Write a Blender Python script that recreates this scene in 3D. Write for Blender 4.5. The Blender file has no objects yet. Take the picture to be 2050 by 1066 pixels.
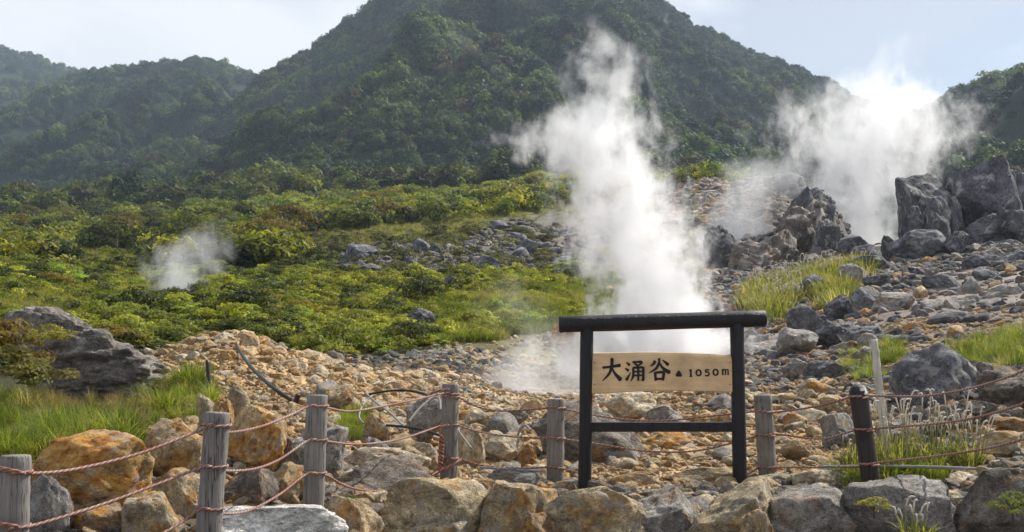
import bpy, bmesh, math, random
import numpy as np
from mathutils import Vector, Matrix

rad = math.radians
sc = bpy.context.scene
col = sc.collection
# ------------------------------------------------------------------ camera
FPX, PITCH, EYE = 2475.0, rad(4.3), 1.6          # focal length in photo pixels, upward tilt, eye height
cam = bpy.data.objects.new('camera', bpy.data.cameras.new('camera'))
col.objects.link(cam)
cam.location = (0, 0, EYE); cam.rotation_euler = (math.pi/2+PITCH, 0, 0)
cam.data.sensor_width = 36; cam.data.lens = 36*FPX/2050
cam.data.clip_start = 0.1; cam.data.clip_end = 8000
sc.camera = cam
# ------------------------------------------------------------------ light
SUN_EL, SUN_AZ = rad(45), rad(52)                # azimuth: degrees to the right of the view
sun = bpy.data.objects.new('sun', bpy.data.lights.new('sun', 'SUN'))
col.objects.link(sun)
sun.data.energy = 5.0; sun.data.angle = rad(0.6); sun.data.color = (1.0, .95, .86)
sd = Vector((math.sin(SUN_AZ)*math.cos(SUN_EL), math.cos(SUN_AZ)*math.cos(SUN_EL), math.sin(SUN_EL)))
sun.rotation_euler = sd.to_track_quat('Z', 'Y').to_euler()
W = bpy.data.worlds.new('World'); sc.world = W; W.use_nodes = True
def world():
    nt = W.node_tree; N = nt.nodes; N.clear(); L = nt.links
    out = N.new('ShaderNodeOutputWorld'); bg = N.new('ShaderNodeBackground')
    sky = N.new('ShaderNodeTexSky'); sky.sky_type = 'NISHITA'; sky.sun_disc = False
    sky.sun_elevation = SUN_EL; sky.sun_rotation = SUN_AZ; sky.altitude = 1000
    sky.air_density = 1; sky.dust_density = 1.5
    tc = N.new('ShaderNodeTexCoord'); mp = N.new('ShaderNodeMapping')
    mp.inputs['Scale'].default_value = (1.0, 1.0, 2.4); mp.inputs['Location'].default_value = (3.1, .4, 1.2)
    L.new(tc.outputs['Generated'], mp.inputs[0])
    n = N.new('ShaderNodeTexNoise'); n.inputs['Scale'].default_value = 2.6
    n.inputs['Detail'].default_value = 7; n.inputs['Roughness'].default_value = .52
    n.inputs['Distortion'].default_value = .5
    L.new(mp.outputs[0], n.inputs['Vector'])
    r = N.new('ShaderNodeValToRGB'); r.color_ramp.elements[0].position = .34; r.color_ramp.elements[1].position = .6
    r.color_ramp.elements[0].color = (.35,)*3+(1,)
    L.new(n.outputs[0], r.inputs[0])
    n2 = N.new('ShaderNodeTexNoise'); n2.inputs['Scale'].default_value = 3.6; n2.inputs['Detail'].default_value = 6
    L.new(mp.outputs[0], n2.inputs['Vector'])
    r2 = N.new('ShaderNodeValToRGB'); r2.color_ramp.elements[0].position = .42; r2.color_ramp.elements[1].position = .57
    r2.color_ramp.elements[0].color = (5.9, 6.4, 7.5, 1); r2.color_ramp.elements[1].color = (9.9, 10.0, 10.3, 1)
    L.new(n2.outputs[0], r2.inputs[0])
    mx = N.new('ShaderNodeMix'); mx.data_type = 'RGBA'
    L.new(r.outputs[0], mx.inputs[0]); L.new(sky.outputs[0], mx.inputs[6]); L.new(r2.outputs[0], mx.inputs[7])
    L.new(mx.outputs[2], bg.inputs[0]); bg.inputs[1].default_value = 0.066
    L.new(bg.outputs[0], out.inputs[0])
world()
vs = sc.view_settings
vs.view_transform = 'Standard'; vs.look = 'None'; vs.exposure = 0.54; vs.gamma = 1.0
cy = sc.cycles
cy.use_denoising = True
cy.max_bounces = 10; cy.diffuse_bounces = 3; cy.glossy_bounces = 2; cy.transmission_bounces = 3
cy.transparent_max_bounces = 12; cy.volume_bounces = 8; cy.volume_max_steps = 512
cy.sample_clamp_indirect = 6; cy.use_adaptive_sampling = True; cy.adaptive_threshold = 0.02

# ------------------------------------------------------------------ projection
CP, SP = math.cos(PITCH), math.sin(PITCH)
def P(px, py, Y):
    "world point at depth Y seen at photo pixel (px, py)"
    u = (px-1025)/FPX; v = (533-py)/FPX
    k = Y/(CP-v*SP)
    return Vector((u*k, Y, EYE+(SP+v*CP)*k))
def proj(x, y, z):
    dz = z-EYE
    f = y*CP+dz*SP; up = -y*SP+dz*CP
    return 1025+FPX*x/f, 533-FPX*up/f
def mpp(Y): return Y/FPX

# ------------------------------------------------------------------ noise
def _h(i, j, k, s):
    n = (i*374761393+j*668265263+k*2147483647+s*1274126177) & 0xffffffff
    n = ((n ^ (n >> 13))*1274126177) & 0xffffffff
    return ((n ^ (n >> 16)) & 0xffff)/65535.0
def vnoise(p, s=0):
    p = np.asarray(p, float); f = np.floor(p); i = f.astype(np.int64); t = p-f; t = t*t*t*(t*(t*6-15)+10)
    x, y, z = i[..., 0], i[..., 1], i[..., 2]; tx, ty, tz = t[..., 0], t[..., 1], t[..., 2]
    r = 0
    for a in (0, 1):
        wa = tx if a else 1-tx
        for b in (0, 1):
            wb = ty if b else 1-ty
            for c in (0, 1):
                r = r+wa*wb*(tz if c else 1-tz)*_h(x+a, y+b, z+c, s)
    return r*2-1
def fbm(p, o=4, s=0, g=.5):
    r = 0; a = 1; p = np.asarray(p, float)
    for k in range(o):
        r = r+a*vnoise(p, s+k*17); p = p*2.03+11.3; a *= g
    return r
def sstep(a, b, x):
    t = np.clip((x-a)/(b-a), 0, 1); return t*t*(3-2*t)

# ------------------------------------------------------------------ terrain
COLS = {   # photo column: [(depth m, photo row of the ground)]
 -300: [(2.5, 2900), (6, 1230), (9, 1000), (12, 860), (16, 790), (22, 700), (30, 620), (45, 540), (70, 490), (120, 450), (200, 420), (320, 395), (2000, 395)],
 0:    [(2.5, 2900), (5.3, 1250), (6.4, 1080), (7.4, 965), (8.6, 905), (11, 850), (14, 780), (20, 690), (28, 620), (42, 570), (65, 530), (110, 495), (190, 455), (320, 420), (2000, 420)],
 250:  [(2.5, 2900), (5.4, 1250), (6.4, 1080), (7.2, 975), (8.4, 900), (11, 835), (14, 760), (16, 715), (22, 700), (30, 650), (45, 590), (65, 545), (100, 505), (170, 460), (300, 415), (2000, 415)],
 480:  [(2.5, 2900), (5.7, 1250), (6.8, 1060), (7.6, 955), (8.6, 895), (10, 840), (13, 750), (16, 670), (20, 690), (26, 680), (34, 620), (48, 575), (65, 530), (95, 488), (150, 448), (260, 410), (2000, 410)],
 620:  [(2.5, 2900), (6, 1230), (7.4, 1020), (8.2, 955), (10, 860), (13, 780), (17, 705), (21, 725), (26, 695), (34, 640), (48, 575), (60, 535), (85, 488), (140, 442), (240, 405), (2000, 405)],
 760:  [(2.5, 2900), (6.4, 1150), (8.5, 960), (11, 865), (14, 800), (19, 745), (23, 745), (28, 705), (36, 640), (48, 575), (58, 525), (80, 485), (130, 440), (220, 400), (2000, 400)],
 900:  [(2.5, 2900), (6.4, 1230), (7.4, 1040), (9, 965), (12, 870), (15, 815), (21, 740), (26, 725), (30, 690), (38, 630), (50, 565), (60, 520), (80, 478), (120, 438), (200, 400), (2000, 400)],
 1060: [(2.5, 2900), (6.4, 1230), (7.4, 1035), (9, 970), (12, 875), (15, 830), (22, 780), (28, 720), (33, 680), (40, 620), (52, 560), (65, 510), (80, 465), (110, 425), (180, 385), (2000, 385)],
 1250: [(2.5, 2900), (6.4, 1230), (7.4, 1035), (9, 970), (12, 865), (14.5, 820), (22, 790), (30, 725), (37, 660), (45, 605), (58, 550), (72, 500), (90, 455), (120, 415), (190, 375), (2000, 375)],
 1420: [(2.5, 2900), (6.4, 1230), (7.4, 1035), (9, 965), (12, 850), (15, 790), (21, 740), (28, 690), (36, 640), (46, 590), (55, 550), (62, 540), (72, 530), (79, 450), (90, 395), (125, 368), (180, 368), (2000, 368)],
 1540: [(2.5, 2900), (6.4, 1230), (7.4, 1035), (9, 960), (12, 845), (15, 780), (20, 725), (27, 670), (36, 620), (46, 575), (54, 545), (60, 530), (66, 510), (74, 470), (84, 385), (92, 358), (125, 400), (180, 420), (2000, 420)],
 1640: [(2.5, 2900), (6.4, 1230), (7.4, 1035), (9, 960), (12, 835), (15, 765), (20, 705), (27, 655), (36, 605), (46, 560), (54, 530), (59, 510), (64, 455), (70, 392), (76, 420), (92, 470), (125, 490), (180, 490), (2000, 490)],
 1720: [(2.5, 2900), (6.3, 1240), (7.3, 1040), (8.6, 975), (11.5, 830), (15, 745), (20, 690), (27, 645), (36, 595), (46, 545), (54, 505), (60, 500), (70, 515), (90, 500), (130, 480), (2000, 480)],
 1820: [(2.5, 2900), (6.1, 1260), (7.1, 1045), (8.4, 975), (11, 835), (15, 720), (20, 665), (27, 625), (36, 580), (45, 540), (52, 505), (58, 500), (70, 510), (100, 500), (2000, 480)],
 2050: [(2.5, 2900), (6.0, 1260), (6.9, 1050), (8, 960), (11, 810), (15, 700), (20, 640), (27, 590), (36, 550), (44, 510), (50, 480), (56, 470), (70, 490), (100, 480), (2000, 470)],
 2350: [(2.5, 2900), (5.6, 1200), (8, 950), (11, 790), (15, 680), (20, 620), (27, 570), (36, 530), (44, 490), (50, 460), (56, 450), (70, 470), (100, 470), (2000, 460)]}
KX = np.array(sorted(COLS), float)
LNY = np.linspace(math.log(2.5), math.log(2000), 320)
def _tab():
    T = []
    for c in sorted(COLS):
        k = COLS[c]
        v = np.interp(LNY, [math.log(a) for a, b in k], [b for a, b in k])
        # smooth a little along the depth
        w = np.array([1, 2, 3, 2, 1.])/9; vp = np.pad(v, 2, mode='edge')
        T.append(np.convolve(vp, w, 'valid'))
    return np.array(T)
TAB = _tab()
def row(px, Y):
    px = np.clip(px, KX[0], KX[-1]-1e-3); j = np.clip(np.searchsorted(KX, px, 'right')-1, 0, len(KX)-2)
    t = (px-KX[j])/(KX[j+1]-KX[j]); t = t*.35+.65*t*t*(3-2*t)
    f = np.clip((np.log(np.maximum(Y, 2.5))-LNY[0])/(LNY[1]-LNY[0]), 0, len(LNY)-1.001); i = f.astype(int); q = f-i
    return (1-t)*((1-q)*TAB[j, i]+q*TAB[j, i+1])+t*((1-q)*TAB[j+1, i]+q*TAB[j+1, i+1])
def elev(py):   # tangent of elevation seen at row py (mid-column)
    v = (533-py)/FPX
    return (SP+v*CP)/(CP-v*SP)
HILLS = [   # (ridge depth, foot depth, silhouette [(px,row)], power, seed)
 (620, 190, [(-300, 470), (0, 410), (100, 378), (250, 340), (380, 292), (460, 250), (515, 178), (560, 150), (600, 128), (660, 90), (750, 18), (830, -60), (1040, -120),
             (1240, -70), (1335, 15), (1400, 55), (1500, 112), (1600, 150), (1650, 178), (1750, 225), (1900, 290), (2350, 420)], 1.25, 3),
 (860, 330, [(-300, 230), (-50, 260), (60, 215), (130, 172), (180, 154), (250, 149), (300, 136), (400, 130), (450, 140), (520, 170), (600, 230), (900, 400), (2350, 600)], 1.1, 9),
 (1250, 560, [(-300, 60), (0, 98), (60, 120), (170, 150), (260, 200), (600, 350), (2350, 600)], 1.0, 15),
 (430, 130, [(-300, 900), (1500, 520), (1700, 330), (1850, 240), (1915, 212), (1960, 188), (2050, 163), (2350, 90)], 1.15, 21)]
def ground(x, Y, detail=True):
    x = np.asarray(x, float); Y = np.asarray(Y, float)
    Yc = np.maximum(Y, 2.5)
    px = 1025+FPX*x/Yc*.985
    z = EYE+Yc*elev(row(px, Yc))
    z = np.where(Yc < 6.5, np.maximum(z, 0), z)
    q = np.stack([x, Y, 0*x], -1)
    zb = z
    if detail:
        amp = np.interp(Yc, [4, 9, 20, 50, 120, 300], [.02, .05, .13, .35, .8, 1.5])
        z = z+amp*(.55*fbm(q/3.1, 3, 5)*np.minimum(1, Yc/30)+.4*fbm(q/.8, 3, 8)*np.exp(-Yc/50))
        rg = np.exp(-((px-1600)/70)**2-((Yc-66)/9)**2)
        z = z+rg*2.6*(np.abs(fbm(q/2.2, 4, 31))-.35)
    for yr, yf, sil, pw, s in HILLS:
        a = np.interp(px, [p for p, r in sil], [r for p, r in sil])
        zr = EYE+yr*elev(a); t = (Yc-yf)/(yr-yf); tc = np.clip(t, 0, 1)
        zf = EYE+yf*elev(455)-8
        zz = zf+(zr-zf)*tc**pw
        zz = np.where(t > 1, zr-(t-1)*(yr-yf)*.7, zz)
        zz = np.where(t < 0, -50, zz)
        env = np.sin(np.pi*np.clip(t, 0, 1))*np.clip((zr-zf)/120, .1, 1)
        g = (1-np.abs(fbm(q*np.array([1/75., 1/150., 1]), 4, s)))-.55
        zz = zz+env*(30*g+7*fbm(q/28., 3, s+4))
        z = np.maximum(z, zz)
    return z
def gz(x, y, detail=True): return float(ground(np.array([x]), np.array([y]), detail)[0])
_YS = np.geomspace(4, 1500, 900)
def hit(px, py, ymin=4):
    "first ground point seen at a photo pixel"
    u = (px-1025)/FPX; v = (533-py)/FPX
    k = _YS/(CP-v*SP); x = u*k; z = EYE+(SP+v*CP)*k
    h = ground(x, _YS)
    m = np.nonzero((h >= z) & (_YS >= ymin))[0]
    i = m[0] if len(m) else len(_YS)-1
    return Vector((x[i], _YS[i], h[i]))

# ------------------------------------------------------------------ materials
def mat(name):
    m = bpy.data.materials.new(name); m.use_nodes = True
    return m, m.node_tree.nodes, m.node_tree.links, m.node_tree.nodes['Principled BSDF']
def noise(N, L, vec, scale, detail=4, rough=.55, dist=0.):
    n = N.new('ShaderNodeTexNoise'); n.inputs['Scale'].default_value = scale; n.inputs['Detail'].default_value = detail
    n.inputs['Roughness'].default_value = rough; n.inputs['Distortion'].default_value = dist
    if vec is not None: L.new(vec, n.inputs['Vector'])
    return n.outputs['Fac']
def ramp(N, L, fac, stops):
    r = N.new('ShaderNodeValToRGB'); e = r.color_ramp.elements
    while len(e) < len(stops): e.new(.5)
    for i, (p, c) in enumerate(stops):
        e[i].position = p; e[i].color = (c if hasattr(c, '__len__') else (c, c, c))+(1,) if not hasattr(c, '__len__') or len(c) == 3 else c
    L.new(fac, r.inputs[0]); return r.outputs[0]
def mix(N, L, fac, a, b, mode='MIX'):
    m = N.new('ShaderNodeMix'); m.data_type = 'RGBA'; m.blend_type = mode
    for sock, v in ((m.inputs[0], fac), (m.inputs[6], a), (m.inputs[7], b)):
        if hasattr(v, 'is_output') or isinstance(v, bpy.types.NodeSocket): L.new(v, sock)
        elif hasattr(v, '__len__'): sock.default_value = tuple(v)+(1,)
        else: sock.default_value = v
    return m.outputs[2]
def mth(N, L, op, a, b=None, c=None, clamp=False):
    m = N.new('ShaderNodeMath'); m.operation = op; m.use_clamp = clamp
    for i, v in enumerate((a, b, c)):
        if v is None: continue
        if isinstance(v, bpy.types.NodeSocket): L.new(v, m.inputs[i])
        else: m.inputs[i].default_value = v
    return m.outputs[0]
def bump(N, L, h, bs, strength=.5, dist=.02):
    b = N.new('ShaderNodeBump'); b.inputs['Strength'].default_value = strength; b.inputs['Distance'].default_value = dist
    L.new(h, b.inputs['Height']); L.new(b.outputs[0], bs.inputs['Normal'])
def attr(N, name, kind='INSTANCER'):
    a = N.new('ShaderNodeAttribute'); a.attribute_type = kind; a.attribute_name = name; return a
def simple(name, c, rough=.8, var=.3, scale=6, metallic=0):
    m, N, L, bs = mat(name)
    tc = N.new('ShaderNodeTexCoord')
    n = noise(N, L, tc.outputs['Object'], scale, 6)
    L.new(mix(N, L, n, [x*(1-var) for x in c], [min(1, x*(1+var)) for x in c]), bs.inputs['Base Color'])
    bs.inputs['Roughness'].default_value = rough; bs.inputs['Metallic'].default_value = metallic
    bump(N, L, n, bs, .3, .01); return m

def rock_material():
    m, N, L, bs = mat('weathered_rock')
    tc = N.new('ShaderNodeTexCoord'); oi = N.new('ShaderNodeObjectInfo')
    off = N.new('ShaderNodeVectorMath'); off.operation = 'ADD'
    sc_ = mth(N, L, 'MULTIPLY', oi.outputs['Random'], 97.)
    L.new(tc.outputs['Object'], off.inputs[0]); L.new(sc_, off.inputs[1]); v = off.outputs[0]
    tint = attr(N, 'tint').outputs['Color']; stain = attr(N, 'stain').outputs['Fac']
    n1 = noise(N, L, v, 1.6, 7, .6, .4); n2 = noise(N, L, v, 4.5, 8, .65); n3 = noise(N, L, v, 17, 6, .7)
    n5 = noise(N, L, v, 42, 4, .7)
    b1 = ramp(N, L, n1, [(.3, .45), (.5, .95), (.72, 1.6)])
    c = mix(N, L, 1., tint, b1, 'MULTIPLY')
    c = mix(N, L, 1., c, ramp(N, L, n2, [(.32, .6), (.5, 1.), (.68, 1.4)]), 'MULTIPLY')
    c = mix(N, L, .9, c, ramp(N, L, n3, [(.34, .55), (.5, 1.), (.66, 1.45)]), 'MULTIPLY')
    c = mix(N, L, .8, c, ramp(N, L, n5, [(.35, .5), (.5, 1.), (.66, 1.6)]), 'MULTIPLY')
    # orange mineral stain and pale crust, both patches with their own outline
    s1 = noise(N, L, v, 1.15, 9, .66, .7)
    k = mth(N, L, 'ADD', s1, mth(N, L, 'MULTIPLY', stain, .17))
    msk = mth(N, L, 'MULTIPLY', ramp(N, L, k, [(.565, 0), (.64, 1)]), mth(N, L, 'MINIMUM', mth(N, L, 'MULTIPLY', stain, 1.8), .92))
    oc = ramp(N, L, n2, [(.34, (.22, .08, .018)), (.47, (.52, .22, .035)), (.58, (.74, .40, .08)), (.7, (.72, .54, .26))])
    c = mix(N, L, msk, c, oc)
    s2 = noise(N, L, v, 2.3, 7, .7, .5)
    c = mix(N, L, mth(N, L, 'MULTIPLY', ramp(N, L, s2, [(.54, 0), (.6, 1)]), .6), c, (.44, .43, .40))
    s3 = noise(N, L, v, 3.2, 5, .6, .2)
    c = mix(N, L, mth(N, L, 'MULTIPLY', ramp(N, L, s3, [(.6, 0), (.68, 1)]), .55), c, (.045, .04, .035))
    L.new(c, bs.inputs['Base Color']); bs.inputs['Roughness'].default_value = .88
    bs.inputs['Specular IOR Level'].default_value = .3
    h = mth(N, L, 'ADD', mth(N, L, 'MULTIPLY', n2, .9), mth(N, L, 'MULTIPLY', n3, .5)); h = mth(N, L, 'ADD', h, mth(N, L, 'MULTIPLY', n5, .2))
    n4 = noise(N, L, v, 1.9, 5, .6, 1.2)
    cr = mth(N, L, 'MINIMUM', mth(N, L, 'ABSOLUTE', mth(N, L, 'SUBTRACT', n4, .5)), .02)
    h = mth(N, L, 'ADD', h, mth(N, L, 'MULTIPLY', cr, 8.))
    bump(N, L, h, bs, .9, .07)
    return m
ROCK = rock_material()

def leaf_material(name='foliage', trans=.42):
    m = bpy.data.materials.new(name); m.use_nodes = True; N = m.node_tree.nodes; L = m.node_tree.links; N.clear()
    out = N.new('ShaderNodeOutputMaterial'); tint = attr(N, 'tint').outputs['Color']
    sh = attr(N, 'shade', 'GEOMETRY').outputs['Fac']
    tc = N.new('ShaderNodeTexCoord'); n = noise(N, L, tc.outputs['Object'], 1.7, 3)
    c = mix(N, L, 1., tint, ramp(N, L, n, [(.35, .7), (.65, 1.3)]), 'MULTIPLY')
    c = mix(N, L, 1., c, ramp(N, L, sh, [(0, .6), (1, 1.4)]), 'MULTIPLY')
    hv = N.new('ShaderNodeHueSaturation'); L.new(c, hv.inputs['Color'])
    L.new(mth(N, L, 'ADD', mth(N, L, 'MULTIPLY', sh, -.05), .525), hv.inputs['Hue'])
    d = N.new('ShaderNodeBsdfPrincipled'); t = N.new('ShaderNodeBsdfTranslucent'); mx = N.new('ShaderNodeMixShader')
    d.inputs['Roughness'].default_value = .65; d.inputs['Specular IOR Level'].default_value = .25
    L.new(hv.outputs[0], d.inputs['Base Color'])
    L.new(mix(N, L, 1., hv.outputs[0], (1.25, 1.2, .5), 'MULTIPLY'), t.inputs[0])
    mx.inputs[0].default_value = trans
    L.new(d.outputs[0], mx.inputs[1]); L.new(t.outputs[0], mx.inputs[2]); L.new(mx.outputs[0], out.inputs[0])
    return m
LEAF = leaf_material()
GRASS = leaf_material('grass_blades', .5)
BARK = simple('bark', (.09, .07, .05), .9, .4, 9)

# ------------------------------------------------------------------ mesh helpers
def npmesh(name, v, f, m=None, smooth=False, shade=None):
    me = bpy.data.meshes.new(name)
    v = np.asarray(v, np.float32); f = np.asarray(f, np.int32)
    nf, k = f.shape
    me.vertices.add(len(v)); me.vertices.foreach_set('co', v.ravel())
    me.loops.add(nf*k); me.loops.foreach_set('vertex_index', f.ravel())
    me.polygons.add(nf); me.polygons.foreach_set('loop_start', np.arange(0, nf*k, k, dtype=np.int32))
    me.polygons.foreach_set('loop_total', np.full(nf, k, np.int32))
    me.polygons.foreach_set('use_smooth', np.full(nf, smooth, bool))
    if shade is not None:
        a = me.attributes.new('shade', 'FLOAT', 'FACE'); a.data.foreach_set('value', np.asarray(shade, np.float32))
    me.update(calc_edges=True); me.validate()
    if m: me.materials.append(m)
    return me
def link(name, me, parent=None, loc=(0, 0, 0), rot=(0, 0, 0), scl=(1, 1, 1)):
    o = bpy.data.objects.new(name, me); col.objects.link(o)
    o.location = loc; o.rotation_euler = rot; o.scale = scl
    if parent: o.parent = parent
    return o
def tag(o, label=None, cat=None, group=None, kind=None, tint=None, stain=None):
    if label: o['label'] = label
    if cat: o['category'] = cat
    if group: o['group'] = group
    if kind: o['kind'] = kind
    if tint is not None: o['tint'] = [float(c) for c in tint]
    if stain is not None: o['stain'] = float(stain)
    return o
def tube_arrays(pts, rads, n=10, cap=True):
    pts = [Vector(p) for p in pts]; V = []; F = []
    prev = None
    for i, p in enumerate(pts):
        d = (pts[min(i+1, len(pts)-1)]-pts[max(i-1, 0)]).normalized()
        if prev is None:
            a = d.orthogonal().normalized()
        else:
            a = (prev-d*prev.dot(d)).normalized()
        prev = a; b = d.cross(a)
        r = rads[i] if hasattr(rads, '__len__') else rads
        for k in range(n):
            t = 2*math.pi*k/n
            V.append(p+(a*math.cos(t)+b*math.sin(t))*r)
        if i:
            for k in range(n):
                q = (k+1) % n
                F.append(((i-1)*n+k, (i-1)*n+q, i*n+q, i*n+k))
    if cap:
        for base, c in ((0, pts[0]), ((len(pts)-1)*n, pts[-1])):
            V.append(c); ci = len(V)-1
            for k in range(n):
                q = (k+1) % n
                F.append((base+k, base+q, ci, ci) if base else (base+q, base+k, ci, ci))
    return V, F
def poly_mesh(name, parts, m, smooth=True):
    bm = bmesh.new()
    for V, F in parts:
        vv = [bm.verts.new(p) for p in V]
        for f in F:
            ids = []
            for i in f:
                if i not in ids: ids.append(i)
            try: fc = bm.faces.new([vv[i] for i in ids]); fc.smooth = smooth
            except ValueError: pass
    bmesh.ops.recalc_face_normals(bm, faces=bm.faces)
    me = bpy.data.meshes.new(name); bm.to_mesh(me); bm.free()
    if m: me.materials.append(m)
    return me
def spline(pts, n=8):
    pts = [Vector(p) for p in pts]; out = []
    for i in range(len(pts)-1):
        p0 = pts[max(i-1, 0)]; p1 = pts[i]; p2 = pts[i+1]; p3 = pts[min(i+2, len(pts)-1)]
        for k in range(n):
            t = k/n
            out.append(.5*((2*p1)+(p2-p0)*t+(2*p0-5*p1+4*p2-p3)*t*t+(3*p1-p0-3*p2+p3)*t**3))
    out.append(pts[-1]); return out

_ico = {}
def ico(sub):
    if sub not in _ico:
        bm = bmesh.new(); bmesh.ops.create_icosphere(bm, subdivisions=sub, radius=1)
        _ico[sub] = (np.array([v.co[:] for v in bm.verts]), np.array([[v.index for v in f.verts] for f in bm.faces])); bm.free()
    return _ico[sub]
def rock_mesh(seed, sub=4, cuts=14, rough=.055, blocky=.5, smooth=True, striate=0, lean=0):
    "angular stone in a unit box: a sphere cut by planes, then weathered"
    rng = np.random.RandomState(seed)
    v, f = ico(sub); p = v.copy()
    R3, _ = np.linalg.qr(rng.normal(size=(3, 3))*.35+np.eye(3)); p = p@R3
    p = p/np.abs(p).max(1, keepdims=True)**(.25+.6*blocky); p = p@R3.T
    for k in range(cuts):
        n = rng.normal(size=3); n /= np.linalg.norm(n); d = rng.uniform(.6, .98)
        e = p@n-d; p = p-np.maximum(e, 0)[:, None]*n*.96
    nn = v
    p = p+nn*(rough*1.3*fbm(p*1.5+seed*3.7, 2, seed))[:, None]
    p = p+nn*(rough*.7*fbm(p*4.2+seed, 3, seed+5))[:, None]
    if sub >= 4:
        crev = np.abs(fbm(p*1.3+seed*1.3, 3, seed+9)); p = p-nn*(rough*1.0*np.exp(-(crev/.05)**2))[:, None]
        p = p+nn*(rough*.35*fbm(p*11+seed, 3, seed+6))[:, None]
    if striate:
        p = p+nn*(striate*fbm(p*np.array([2.2, 3, 13.])+seed, 4, seed+2))[:, None]
    if lean: p[:, 0] += lean*p[:, 2]
    lo, hi = p.min(0), p.max(0); p = (p-(lo+hi)/2)/((hi-lo)/2)
    return npmesh('stone', p, f, ROCK, smooth)

def crown_mesh(seed, nleaf, size, lobes=7, flat=.7, sub=None, m=None, spread=.62, lr=(.24, .46)):
    "foliage: many small bent leaves on the shells of several lobes; unit radius, base at z=0"
    rng = np.random.RandomState(seed)
    C = []; 
    for i in range(lobes):
        a = rng.uniform(0, 2*np.pi); r = spread*np.sqrt(rng.uniform(0, 1))
        rr = rng.uniform(*lr)
        C.append((r*np.cos(a), r*np.sin(a), rng.uniform(.35, .95)*(1-.45*r), rr))
    C.append((0, 0, .75, lr[1]*1.05)); C = np.array(C)
    w = C[:, 3]**2; idx = rng.choice(len(C), nleaf, p=w/w.sum())
    d = rng.normal(size=(nleaf, 3)); d /= np.linalg.norm(d, axis=1, keepdims=True)
    d[:, 2] = np.where(d[:, 2] < -.3, -d[:, 2], d[:, 2])
    rr = C[idx, 3]*rng.uniform(.72, 1.12, nleaf)
    wob = 1+.25*fbm(d*2.2+idx[:, None]*7., 2, seed)
    c = C[idx, :3]+d*(rr*wob)[:, None]*np.array([1, 1, flat])
    n = d+rng.normal(size=(nleaf, 3))*.45+np.array([0, 0, .35]); n /= np.linalg.norm(n, axis=1, keepdims=True)
    t = np.cross(n, rng.normal(size=(nleaf, 3))); t /= np.linalg.norm(t, axis=1, keepdims=True); b = np.cross(n, t)
    s = size*rng.uniform(.6, 1.4, (nleaf, 1)); bend = n*s*.3
    # leaf spray: diamond folded along its middle
    v = np.stack([c-t*s, c+b*s*.55-bend*.4, c+t*s-bend, c-b*s*.55-bend*.4], 1).reshape(-1, 3)
    i0 = np.arange(nleaf)[:, None]*4
    f = np.concatenate([i0+np.array([[0, 1, 2]]), i0+np.array([[0, 2, 3]])], 1).reshape(-1, 3)
    lob = rng.uniform(0, 1, len(C))[idx]
    sh = np.repeat(np.clip(.45*lob+.55*rng.uniform(0, 1, nleaf), 0, 1), 2)
    v[:, 2] -= min(.0, v[:, 2].min())
    return npmesh('leaf_mass', v, f, m or LEAF, False, sh)
def tuft_mesh(seed, n=60, h=1., lean=.55, w=.012, spread=.18, m=None, droop=.5):
    rng = np.random.RandomState(seed); V = []; F = []; S = []
    for i in range(n):
        a = rng.uniform(0, 2*np.pi); r = spread*np.sqrt(rng.uniform()); x, y = r*np.cos(a), r*np.sin(a)
        a2 = a+rng.normal()*.7; hh = h*rng.uniform(.5, 1.1); ln = lean*rng.uniform(.2, 1.1)
        dx, dy = np.cos(a2), np.sin(a2); px_, py_ = -dy, dx; base = len(V)
        for k in range(5):
            t = k/4; up = hh*(t-droop*t*t*ln); out = hh*ln*t*t*.9+ .1*t*hh*ln
            ww = w*(1-t**1.6)+.0008
            cx, cy_ = x+dx*out, y+dy*out
            V.append((cx-px_*ww, cy_-py_*ww, up)); V.append((cx+px_*ww, cy_+py_*ww, up))
            if k: b = base+2*k; F.append((b-2, b-1, b+1, b)); S.append(0)
        s = rng.uniform(); S[-4:] = [s]*4
    return npmesh('blades', V, F, m or GRASS, False, S)

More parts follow.
